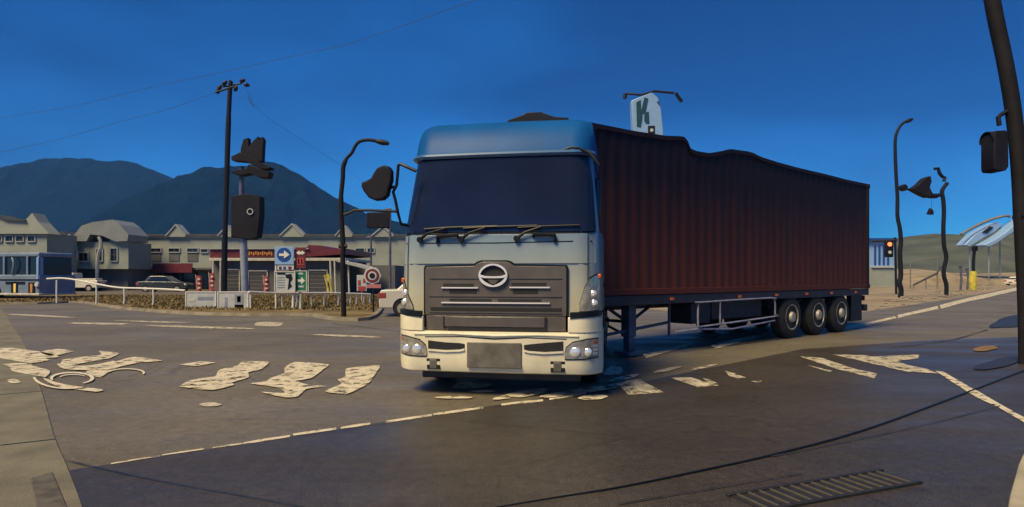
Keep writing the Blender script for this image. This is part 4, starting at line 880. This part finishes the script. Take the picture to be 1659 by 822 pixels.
board('advert_board', 'purplish white strip board hanging below the blue arrow board', 'sign', 449, 476, 430.5, 437.5, 25.6, 'sign_grey', prints=[(rect(452, 456, 432, 436.5), 'red'), (rect(459, 463, 432, 436.5), 'blue'), (rect(467, 472, 432, 436.5), 'red')])
board('advert_board', 'dark red upright board with a white two headed arrow', 'sign', 478, 495, 401, 435, 25.7, 'red', frame=None, prints=[([(479.5, 410), (485, 406), (485, 408), (489, 408), (489, 406), (494, 410), (489, 413.5), (489, 412), (485, 412), (485, 413.5)], 'white'), (rect(481, 492, 418, 430), 'brightred'), (rect(483, 485, 420, 428), 'offwhite'), (rect(488, 490, 420, 428), 'offwhite')], post=((486, 436),))
board('notice_board', 'white notice board with black map marks left of the green sign', 'sign', 446, 477, 441, 473, 25.5, 'sign_grey', frame='offwhite', prints=[(rect(449, 462, 442, 445), 'black'), ([(462, 445), (472, 444), (474, 452), (470, 458), (473, 464), (466, 470), (467, 460), (468, 452), (463, 450)], 'black')] + [(rect(449, 461, 449 + i * 4, 450.2 + i * 4), 'galv') for i in range(5)], post=((447, 445), (475, 445)))
board('direction_sign', 'small green sign with a white arrow pointing right', 'sign', 479, 496, 440, 471, 25.6, 'green', frame='offwhite', prints=[([(482, 453), (488, 453), (488, 449), (494, 455), (488, 461), (488, 457), (482, 457)], 'white'), (rect(483, 492, 463, 466), 'sign_grey'), (rect(484, 491, 442, 445), 'sign_grey')], post=((487, 470),))
# round sign
org = G(605, 510); org.z = 0; dS = org.y
rs = thing('round_sign', 'round prohibition sign on a pale backing with a small pink plate', 'sign', org)
MB().tube([org, P(605, 432, dS)], .035, 8).build('post', M['polem'], rs, org=org)
pb = MB().prism([P(x, y, dS - .06) for x, y in circ(603, 447, 14.5, 8)], (0, .03, 0)).build('backing_board', M['sign_grey'], rs, org=org, bevel=.01)
MB().prism([P(x, y, dS - .08) for x, y in circ(603, 447, 11)], (0, .02, 0)).build('sign_disc', M['red'], pb, org=org, smooth=False)
MB().prism([P(x, y, dS - .09) for x, y in circ(603, 447, 7)], (0, .02, 0)).build('sign_face', M['sign_grey'], pb, org=org, smooth=False)
MB().prism([P(x, y, dS - .10) for x, y in circ(603, 447, 4.6)], (0, .02, 0)).build('sign_centre', M['brown'], pb, org=org, smooth=False)
MB().prism([P(x, y, dS - .07) for x, y in rect(594, 617, 461, 467)], (0, .03, 0)).build('sub_plate', mat('pink_plate', (.35, .13, .14), .6), rs, org=org)
# banner flags
for x, y0, y1, lab in ((321, 447, 474, 'faded red banner flag left of the other flag by the shop corner'), (342, 443, 474, 'brighter red banner flag beside the utility pole'), (430, 448, 474, 'red banner flag between the pylon post and the notice board')):
    p = P(x, y1, 44); org = Vector((p.x, p.y, 0)); f = thing('banner_flag', lab, 'flag', org, 0, 'red banner flags before the shop')
    MB().tube([org, P(x - 4, y0 - 2, 44)], .025, 6).build('pole', M['offwhite'], f, org=org)
    cl = []
    for i in range(7):
        for j in range(4): q = P(x - 4 + j * 3.2, y0 + (y1 - y0) * i / 6, 44); q.y += .06 * math.sin(i * 1.3 + j * 1.8); cl.append(q)
    MB().add(cl, [(i * 4 + j, i * 4 + j + 1, i * 4 + j + 5, i * 4 + j + 4) for i in range(6) for j in range(3)]).build('cloth', M['brightred'], f, org=org)
    for i in range(3): MB().prism([P(a_, b_, 43.9) for a_, b_ in rect(x - 1, x + 3, y0 + 4 + i * 7, y0 + 7 + i * 7)], (0, .02, 0)).build('print', M['offwhite'], f, org=org, smooth=False)
p = P(586, 476, 33); org = Vector((p.x, p.y, 0))
vs_ = thing('vending_sign', 'red and white upright panel right of the dark lamp post', 'sign', org)
MB().prism([P(x, y, 33) for x, y in rect(578, 594, 446, 472)], (0, .06, 0)).build('panel', M['sign_grey'], vs_, org=org, bevel=.01)
for q in (rect(580, 584, 454, 462), rect(588, 592, 452, 458), rect(580, 592, 464, 472)): MB().prism([P(x, y, 32.98) for x, y in q], (0, .03, 0)).build('print', M['brightred'], vs_, org=org, smooth=False)
MB().tube([org, P(586, 470, 33.04)], .03, 6).build('post', M['offwhite'], vs_, org=org)
p = P(532, 476, 34); org = Vector((p.x, p.y, 0)); yb_ = thing('leaning_rails', 'pale yellowish leaning barrier rails in front of the shop shutter', 'barrier', org)
for a_, b_ in (((526, 446), (533, 474)), ((532, 444), (538, 474)), ((529, 445), (536, 462))): MB().tube([P(*a_, 34), P(*b_, 34)], .05, 6).build('rail', M['yellow'], yb_, org=org)

# ------------------------------------------------------------------ poles left
Du = 46.0; org = P(363, 480, Du); org.z = 0
up_ = thing('utility_pole', 'tall dark utility pole with a short crossarm left of the brown pylon sign', 'pole', org)
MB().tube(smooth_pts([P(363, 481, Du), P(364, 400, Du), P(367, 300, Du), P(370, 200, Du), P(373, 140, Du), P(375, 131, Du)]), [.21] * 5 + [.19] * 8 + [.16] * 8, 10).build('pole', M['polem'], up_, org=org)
MB().tube([P(349, 150, Du - .1), P(362, 146, Du - .1), P(380, 140, Du - .1)], .07, 6).build('crossarm', M['polem'], up_, org=org)
MB().tube([P(352, 141, Du + .2), P(372, 140, Du + .2), P(392, 135, Du + .2)], .06, 6).build('crossarm', M['polem'], up_, org=org)
for x, y, dx, dy in ((352, 152, 6, -14), (361, 139, 6, -8), (380, 148, 4, -8), (389, 133, 8, -4), (396, 137, 8, 2)):
    MB().tube([P(x, y, Du), P(x + dx / 2, y + dy / 2, Du), P(x + dx, y + dy, Du)], [.10, .17, .08], 8).build('insulator', M['polem'], up_, org=org)
MB().tube([P(402, 158, Du), P(407, 166, Du), P(412, 174, Du)], .04, 6).build('stay_clamp', M['wire'], up_, org=org)
def wire(label, pts, D, r):
    a = P(*pts[0], D[0]); pp = [P(x, y, D[0] + (D[1] - D[0]) * i / (len(pts) - 1)) for i, (x, y) in enumerate(pts)]
    tag(MB().tube(smooth_pts(pp), r, 5).build('overhead_wire', M['wire'], org=pp[0]), label, 'wire', 'overhead wires')
wire('upper overhead wire running across the left sky above the utility pole', [(-200, 232), (0, 192), (115, 173), (231, 145), (370, 115), (480, 90), (580, 67), (800, -10), (1000, -70)], (45, 28), .012)
wire('lower overhead wire sagging left from the utility pole crossarm', [(350, 150), (270, 178), (200, 196), (100, 225), (0, 247), (-200, 290)], (46, 60), .016)
wire('faint overhead wire sloping down to the right of the utility pole', [(396, 140), (415, 172), (432, 190), (470, 215), (540, 260), (640, 330)], (46, 90), .012)
# pylon sign
Dp = 27.5; org = P(397, 500, Dp); org.z = 0
py = thing('pylon_sign', 'brown pylon sign on a pale post with a jagged flame shaped top', 'sign', org)
MB().tube([P(398, 508, Dp), P(396, 440, Dp), P(394, 380, Dp)], .16, 12).build('post', M['galv'], py, org=org)
MB().tube([P(392, 385, Dp + .05), P(391, 270, Dp + .05)], .11, 12).build('upper_post', M['chassis2'], py, org=org)
bx = MB().prism([P(x, y, Dp - .3) for x, y in ((374, 385), (374, 318), (398, 314), (421, 318), (421, 350), (417, 384), (408, 388), (395, 388), (380, 384))], (0, .55, 0)).build('sign_box', M['brown'], py, org=org, bevel=.03)
rr = [[P(405 + (3.8 + a_) * math.cos(t), 343 + (3.8 + a_) * math.sin(t), Dp - .32 - b_) for a_, b_ in ((0, 0), (1.4, 0), (1.4, .03), (0, .03))] for t in [2 * math.pi * i / 16 for i in range(17)]]
MB().loft(rr, caps=False).build('ring_mark', M['sign_grey'], bx, org=org)
MB().prism([P(x, y, Dp - .12) for x, y in ((388, 258), (390, 240), (394, 226), (402, 223), (403, 238), (410, 228), (418, 221), (420, 228), (424, 221), (427, 226), (426, 240), (425, 262), (410, 262))], (0, .3, 0)).build('flame_panel', M['brown'], py, org=org, bevel=.02, tri=True)
MB().prism([P(x, y, Dp - .25) for x, y in ((374, 254), (388, 247), (402, 252), (418, 262), (438, 271), (436, 274), (422, 274), (398, 262), (375, 260))], (0, .5, 0)).build('swoosh_panel', M['brown'], py, org=org, bevel=.02, tri=True)
MB().prism([P(x, y, Dp - .25) for x, y in ((373, 277), (400, 273), (402, 266), (418, 273), (437, 278), (434, 288), (420, 288), (404, 281), (392, 284), (376, 281))], (0, .5, 0)).build('swoosh_panel', M['brown'], py, org=org, bevel=.02, tri=True)
# dark lamp post with a street sign arm
Dl = 20.8; org = G(556, 518); org.z = 0; Dl = org.y
lp = thing('street_lamp', 'dark wavering lamp post with a curved top arm left of the truck', 'street lamp', org)
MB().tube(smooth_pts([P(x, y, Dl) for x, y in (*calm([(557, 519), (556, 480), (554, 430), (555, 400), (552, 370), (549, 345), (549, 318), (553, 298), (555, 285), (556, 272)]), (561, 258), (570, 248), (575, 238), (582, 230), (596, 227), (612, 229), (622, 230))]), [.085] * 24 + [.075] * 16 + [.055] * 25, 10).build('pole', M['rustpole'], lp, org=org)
MB().tube([P(610, 229, Dl), P(620, 231, Dl), P(630, 233, Dl)], [.07, .10, .06], 8).build('lamp_head', M['polem'], lp, org=org)
MB().tube([P(x, y, Dl) for x, y in ((551, 349), (562, 347), (574, 341), (600, 341), (645, 343))], .045, 8).build('sign_arm', M['polem'], lp, org=org)
MB().tube([P(x, 399, Dl) for x in (549, 562)], .07, 8).build('clamp', M['polem'], lp, org=org)
p = P(611, 342, Dl); tag(MB().prism([P(x, y, Dl - .06) for x, y in rect(594, 631, 344, 370)], (0, .08, 0)).build('hanging_sign', M['brown'], org=P(611, 370, Dl), bevel=.03), 'dark brown rectangular sign hung from the lamp post arm beside the truck', 'sign')
# faint posts between the lamp post and the truck
org = P(601, 470, 60); org.z = 0
for x, yt, D, lab in ((601, 385, 60, 'thin grey post between the lamp post and the truck'), (632, 340, 48, 'thin grey post close against the left side of the truck')):
    q = P(x, yt, D); o = thing('thin_post', lab, 'pole', (q.x, D, 0))
    MB().tube([(0, 0, 0), (0, 0, q.z)], .10, 8).build('pole', M['chassis2'], o); MB().box((-.15, 0, q.z), (.5, .2, .25)).build('head', M['chassis2'], o, bevel=.05)
# tall sign above the container
Dt = 48.0; org = P(1050, 480, Dt); org.z = 0
ts = thing('tall_sign', 'tall pale rounded sign with dark green letter shapes rising behind the container', 'sign', org)
MB().tube([org, P(1050, 215, Dt)], .22, 10).build('post', M['galv'], ts, org=org)
bd = MB().prism([P(x, y, Dt - .4) for x, y in ((1026, 222), (1023, 163), (1040, 156), (1056, 150), (1066, 158), (1071, 175), (1075, 215), (1075, 222))], (0, .8, 0)).build('sign_board', M['paleblue'], ts, org=org, bevel=.05)
for q in ([(1032, 205), (1031, 166), (1038, 162), (1039, 180), (1044, 158), (1050, 160), (1046, 182), (1041, 184), (1040, 196), (1038, 206)], [(1044, 196), (1044, 183), (1051, 181), (1052, 200), (1046, 200)], [(1064, 165), (1068, 164), (1069, 172)]):
    MB().prism([P(x, y, Dt - .44) for x, y in q], (0, .06, 0)).build('letter_shape', mat('dark_green_print', (.006, .05, .07), .5), bd, org=org, smooth=False, tri=True)
MB().prism([P(x, y, Dt - .44) for x, y in rect(1050, 1061, 204, 219)], (0, .06, 0)).build('logo_square', M['brown'], bd, org=org, smooth=False)
MB().prism([P(x, y, Dt - .47) for x, y in circ(1056, 211, 2.8, 12)], (0, .05, 0)).build('logo_dot', M['sign_grey'], bd, org=org, smooth=False)
MB().tube([P(1012, 158, Dt), P(1015, 152, Dt), P(1040, 154, Dt), P(1060, 148, Dt), P(1092, 151, Dt)], .09, 6).build('lamp_arm', M['polem'], ts, org=org)
MB().tube([P(1013, 152, Dt), P(1012, 160, Dt)], .16, 6).build('flood_lamp', M['polem'], ts, org=org); MB().tube([P(1095, 151, Dt), P(1099, 158, Dt), P(1105, 165, Dt)], .13, 6).build('flood_lamp', M['polem'], ts, org=org)

# ------------------------------------------------------------------ right side
Dr = 42.0; org = P(1460, 482, Dr); org.z = 0
sl1 = thing('street_lamp', 'dark swan neck street lamp right of the container', 'street lamp', org)
pts = smooth_pts([P(x, y, Dr) for x, y in (*calm([(1459, 483), (1461, 470), (1456, 458), (1461, 445), (1459, 410), (1463, 392), (1460, 370), (1453, 350), (1454, 320), (1451, 290), (1449, 250), (1451, 222)]), (1458, 205), (1466, 198), (1474, 195))], 4)
MB().tube(pts, [.17 - .09 * i / (len(pts) - 1) for i in range(len(pts))], 10).build('pole', M['polem'], sl1, org=org)
MB().tube([P(1468, 198, Dr), P(1474, 195, Dr), P(1479, 193, Dr)], [.10, .14, .06], 8).build('lamp_head', M['polem'], sl1, org=org)
MB().tube([P(1452, 305, Dr), P(1463, 308, Dr), P(1480, 306, Dr)], .06, 6).build('side_arm', M['polem'], sl1, org=org)
MB().prism([P(x, y, Dr - .15) for x, y in circ(1466, 304, 5.5, 14)], (0, .35, 0)).build('side_lamp', M['polem'], sl1, org=org, bevel=.03)
org2 = P(1534, 476, Dr); org2.z = 0
sp = thing('signal_post', 'crooked dark post with a bracket right of the swan neck lamp', 'post', org2)
MB().tube(smooth_pts([P(x, y, Dr) for x, y in (*calm([(1533, 478), (1534, 462), (1527, 448), (1527, 436), (1535, 420), (1534, 410), (1529, 398), (1528, 372), (1531, 345), (1530, 325), (1526, 312)]), (1529, 304), (1535, 297))]), .13, 8).build('pole', M['polem'], sp, org=org2)
MB().tube([P(x, y, Dr) for x, y in ((1514, 274), (1520, 273), (1522, 281), (1527, 287), (1531, 288), (1529, 294))], .11, 6).build('bracket', M['polem'], sp, org=org2)
MB().tube([P(x, y, Dr) for x, y in ((1526, 315), (1516, 318), (1504, 317), (1496, 312))], [.08, .17, .2, .14], 8).build('side_arm', M['polem'], sp, org=org2)
tag(MB().prism([P(x, y, Dr - .3) for x, y in ((1478, 306), (1490, 298), (1500, 288), (1508, 285), (1510, 294), (1507, 304), (1512, 314), (1506, 320), (1496, 316))], (0, .6, 0)).build('horn_loudspeaker', M['brown'], org=P(1495, 320, Dr), bevel=.04, tri=True), 'dark wedge shaped horn between the swan neck lamp and the crooked post', 'loudspeaker')
tag(MB().prism([P(x, y, Dr - .1) for x, y in ((1505, 347), (1509, 337), (1513, 342), (1513, 348))], (0, .3, 0)).build('hanging_weight', M['polem'], org=P(1510, 349, Dr), bevel=.03), 'tiny dark weight hanging below the wedge shaped horn', 'weight')
tube_ = MB().tube([P(1510, 338, Dr), P(1508, 316, Dr)], .012, 4); w_ = tube_.build('cord', M['polem'], bpy.data.objects['hanging_weight'], org=P(1510, 349, Dr))
# lit signal with its gantry arm
Dg = 50.0; org = P(1452, 470, Dg); org.z = 0
tl = thing('traffic_light', 'small traffic light with its orange lamp lit beside the container', 'traffic light', org)
MB().tube([org, P(1450, 385, Dg)], .09, 8).build('pole', M['polem'], tl, org=org)
MB().tube([P(1412, 391, Dg), P(1452, 389, Dg)], .09, 6).build('arm', M['chassis'], tl, org=org)
MB().prism([P(x, y, Dg - .5) for x, y in ((1436, 417), (1436, 390), (1448, 390), (1448, 417))], (0, .35, 0)).build('housing', M['black'], tl, org=org, bevel=.06)
MB().prism([P(x, y, Dg - .56) for x, y in circ(1442, 396, 3.4, 16)], (0, .05, 0)).build('lit_lamp', M['signal_on'], tl, org=org, smooth=False)
MB().prism([P(x, y, Dg - .56) for x, y in circ(1442, 409, 2.6, 16)], (0, .05, 0)).build('unlit_lamp', M['offwhite'], tl, org=org, smooth=False)
# blue striped building behind it
Dh = 85.0; org = P(1430, 465, Dh); org.z = 0
bb = thing('blue_building', 'small blue and white striped building right behind the container end', 'building', org)
mb = MB(); bldg_box(mb, 1395, 1452, 390, 436, Dh, 9); mb.build('upper_wall', M['paleblue'], bb, org=org, smooth=False)
mb = MB(); bldg_box(mb, 1393, 1454, 386, 392, Dh - .4, 10); mb.build('roof', M['blue'], bb, org=org, smooth=False)
mb = MB(); bldg_box(mb, 1395, 1454, 435, 468, Dh - .2, 9); mb.build('lower_wall', M['wall'], bb, org=org, smooth=False)
for i in range(4): panel('window_strip', 1416 + i * 7, 1419 + i * 7, 398, 430, Dh, 'blue', bb, org, .08)
panel('ledge', 1410, 1446, 431, 434, Dh, 'sign_grey', bb, org, .4)
# curved roofs in the distance at right
for (pts, lab, D) in (([(1563, 397), (1580, 380), (1600, 368), (1618, 360), (1626, 364), (1612, 376), (1590, 388), (1570, 401)], 'upper of two pale curved awnings on the far right hillside', 110), ([(1594, 397), (1612, 388), (1630, 376), (1648, 360), (1659, 352), (1659, 362), (1640, 378), (1618, 393), (1600, 401)], 'lower of two pale curved awnings on the far right hillside', 108)):
    a = P(*pts[0], D); o = thing('awning', lab, 'awning', (a.x, a.y, 0)); org = Vector((a.x, a.y, 0))
    MB().prism([P(x, y, D) for x, y in pts], (0, 2.5, 0)).build('sheet', M['paleblue'], o, org=org, bevel=.15, tri=True)
    MB().tube([P(pts[0][0] + 8, 450, D + 1), P(pts[0][0] + 8, pts[0][1] - 5, D + 1)], .12, 6).build('post', M['galv'], o, org=org); MB().tube([P(pts[4][0] - 6, 450, D + 1), P(pts[4][0] - 6, pts[4][1] + 1, D + 1)], .12, 6).build('post', M['galv'], o, org=org)
    if D == 110:
        MB().tube(smooth_pts([P(x, y, D - .2) for x, y in ((1557, 380), (1580, 367), (1605, 356), (1630, 350), (1636, 352))]), .25, 6).build('edge_rib', M['wall3'], o, org=org); MB().prism([P(x, y, D - .2) for x, y in ((1592, 377), (1604, 367), (1610, 368), (1600, 378))], (0, .3, 0)).build('vent', M['polem'], o, org=org, bevel=.05)
# yellow and black marker post
Dy = 62.0; org = P(1578, 470, Dy); org.z = 0
mk = thing('marker_post', 'yellow and black marker post standing at far right', 'marker', org)
MB().tube([P(1577, 470, Dy), P(1576, 455, Dy), P(1577, 440, Dy)], [.28, .36, .30], 10).build('yellow_sleeve', M['yellow'], mk, org=org)
MB().tube([P(1577, 442, Dy), P(1577, 425, Dy), P(1579, 400, Dy)], .14, 8).build('black_post', M['black'], mk, org=org); MB().box(P(1579, 403, Dy), (.5, .3, .5)).build('head', M['black'], mk, org=org, bevel=.06)
for x, y0, y1, D, lab in ((1556, 432, 470, 64, 'short grey post left of the yellow and black marker'), (1567, 436, 468, 66, 'thin grey stake between the short post and the marker')):
    p = P(x, y0, D); o = thing('stake', lab, 'stake', (p.x, D, 0)); MB().tube([(0, 0, 0), (.1, 0, p.z * .5), (0, 0, p.z)], .10, 6).build('shaft', M['chassis2'], o); MB().box((0, 0, p.z), (.35, .2, .2)).build('cap', M['chassis2'], o, bevel=.03)
# retaining frame line on the right slope
p = P(1476, 470, 70); o = thing('pipe_railing', 'thin dark pipe railing climbing right between the two dark posts', 'railing', (p.x, 70, 0)); org = Vector((p.x, 70, 0))
MB().tube([P(x, y, 70) for x, y in ((1480, 462), (1500, 452), (1518, 443), (1524, 432))], .10, 6).build('rail', M['chassis'], o, org=org); MB().tube([P(x, y, 70) for x, y in ((1474, 425), (1490, 421), (1520, 418))], .06, 6).build('rail', M['wall3'], o, org=org)
for x, y in ((1480, 462), (1500, 452), (1518, 443)): q = P(x, y, 70); MB().tube([(q.x, q.y, 0), q], .06, 6).build('post', M['wall3'], o, org=org)
MB().tube([P(1475, 425, 70), (P(1475, 425, 70).x, 70, 0)], .06, 6).build('post', M['wall3'], o, org=org); MB().tube([P(1519, 418, 70), (P(1519, 418, 70).x, 70, 0)], .06, 6).build('post', M['wall3'], o, org=org)
# rubble along the right road edge
rb = MB()
for i in range(130):
    t = random.random(); x = 1420 + 235 * t; y = 505 - 40 * t + random.uniform(-16, -3)
    q = G(x, max(455, y)); r = random.uniform(.04, .15) * (q.y / 40)
    rb.lathe([(-r * .4, r * .5), (0, r), (r * .5, r * .6)], 6, 'z', (q.x, q.y, r * .2))
tag(rb.build('roadside_rubble', M['kerbstone'], kind='stuff', smooth=False), 'pale stones and rubble along the right road edge', 'rubble')
# large leaning pole with signals
Dk = 10.2; org = P(1655, 590, Dk); org.z = 0
bp_ = thing('leaning_pole', 'thick dark pole leaning in from the right edge with a mounting bracket', 'pole', org)
pts = smooth_pts([P(x, y, Dk) for x, y in ((1656, 592), (1657, 500), (1656, 420), (1655, 350), (1651, 270), (1643, 190), (1630, 110), (1613, 30), (1602, -30), (1590, -90))], 4)
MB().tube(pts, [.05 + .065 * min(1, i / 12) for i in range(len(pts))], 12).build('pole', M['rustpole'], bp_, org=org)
MB().tube([P(1636, 178, Dk), P(1622, 186, Dk), P(1617, 190, Dk), P(1619, 204, Dk)], .035, 8).build('bracket', M['polem'], bp_, org=org)
MB().tube([P(1648, 352, Dk), P(1654, 352, Dk)], .11, 8).build('band_clamp', M['polem'], bp_, org=org)
org = P(1615, 278, Dk)
sg2 = thing('pedestrian_signal', 'dark two lobed signal box hanging beside the leaning pole', 'signal', org)
hs = MB().prism([P(x, y, Dk - .12) for x, y in ((1612, 212), (1631, 211), (1634, 216), (1635, 270), (1630, 277), (1613, 276), (1611, 270), (1611, 216))], (0, .30, 0)).build('housing', M['brown'], sg2, org=org, bevel=.02, tri=True)
for y0, xo in ((228, 1597), (262, 1600)):
    c0 = P(1612, y0, Dk + .03); c1 = P(xo, y0, Dk + .03); r_ = .145; rg = []
    for cx_ in (c0, c1):
        a1 = 205 if cx_ is c1 else 215
        rg.append([cx_ + Vector((0, r_ * math.cos(R(-20 + a1 * j / 12)), r_ * math.sin(R(-20 + a1 * j / 12)))) for j in range(13)] + [cx_ + Vector((0, (r_ - .012) * math.cos(R(-20 + a1 * j / 12)), (r_ - .012) * math.sin(R(-20 + a1 * j / 12)))) for j in range(12, -1, -1)])
    MB().loft(rg).build('visor', M['brown'], sg2, org=org)
    MB().lathe([(-.03, .05), (-.015, .11), (0, .13), (.02, .13)], 20, 'x', c0).build('lamp_lens', M['pane'], hs, org=org)
# ------------------------------------------------------------------ foreground: drain grate and dark line
a = G(1186, 806); b = G(1428, 766); u = (b - a).normalized(); v = Vector((u.y, -u.x, 0)); Ld = (b - a).length; ang = math.atan2(u.y, u.x)
dg = thing('drain_grate', 'dark slotted drain grate set in the road in the foreground', 'drain grate', (a.x, a.y, 0), ang)
MB().b2(0, Ld, -.26, 0, -.02, .010).build('channel', M['seal'], dg); MB().b2(-.03, Ld + .03, 0, .03, -.02, .022).build('frame', M['seal'], dg, bevel=.004); MB().b2(-.03, Ld + .03, -.29, -.26, -.02, .022).build('frame', M['seal'], dg, bevel=.004)
nb = 15; proto = MB().b2(-.009, .009, -.26, 0, -.01, .020).build('grate_bar', M['bar_iron'], dg, bevel=.003)
for i in range(nb):
    o = proto if i == 0 else proto.copy()
    if i: COL.objects.link(o)
    o.location = (Ld * (i + .5) / nb, 0, 0)
cp = [(780, 826), (900, 806), (1000, 790), (1100, 770), (1260, 735), (1400, 697), (1530, 650), (1659, 601), (1720, 582)]
tag(MB().tube(smooth_pts([G(x, y, .012) for x, y in cp], 6), [.004 + .008 * min(1, i / 40) for i in range(49)], 6).build('dark_strand', M['black']), 'thin black line across the road in the right foreground', 'dark_strand')  # dark curved line built as a thin tube on the road

# ------------------------------------------------------------------ haze
HAZE = True
if HAZE:
    hm = bpy.data.materials.new('haze'); hm.use_nodes = True; t = hm.node_tree; t.nodes.clear()
    out = t.nodes.new('ShaderNodeOutputMaterial'); pv_ = t.nodes.new('ShaderNodeVolumePrincipled')
    pv_.inputs['Color'].default_value = (0.14, 0.40, 1.0, 1); pv_.inputs['Density'].default_value = 0.00013; pv_.inputs['Anisotropy'].default_value = 0.0
    t.links.new(pv_.outputs[0], out.inputs['Volume'])
    h = MB().b2(-3400, 3400, -450, 3400, -1.2, 520).build('haze', hm, kind='stuff', smooth=False); h['label'] = 'thin blue haze filling the air over the valley'; h['category'] = 'haze'
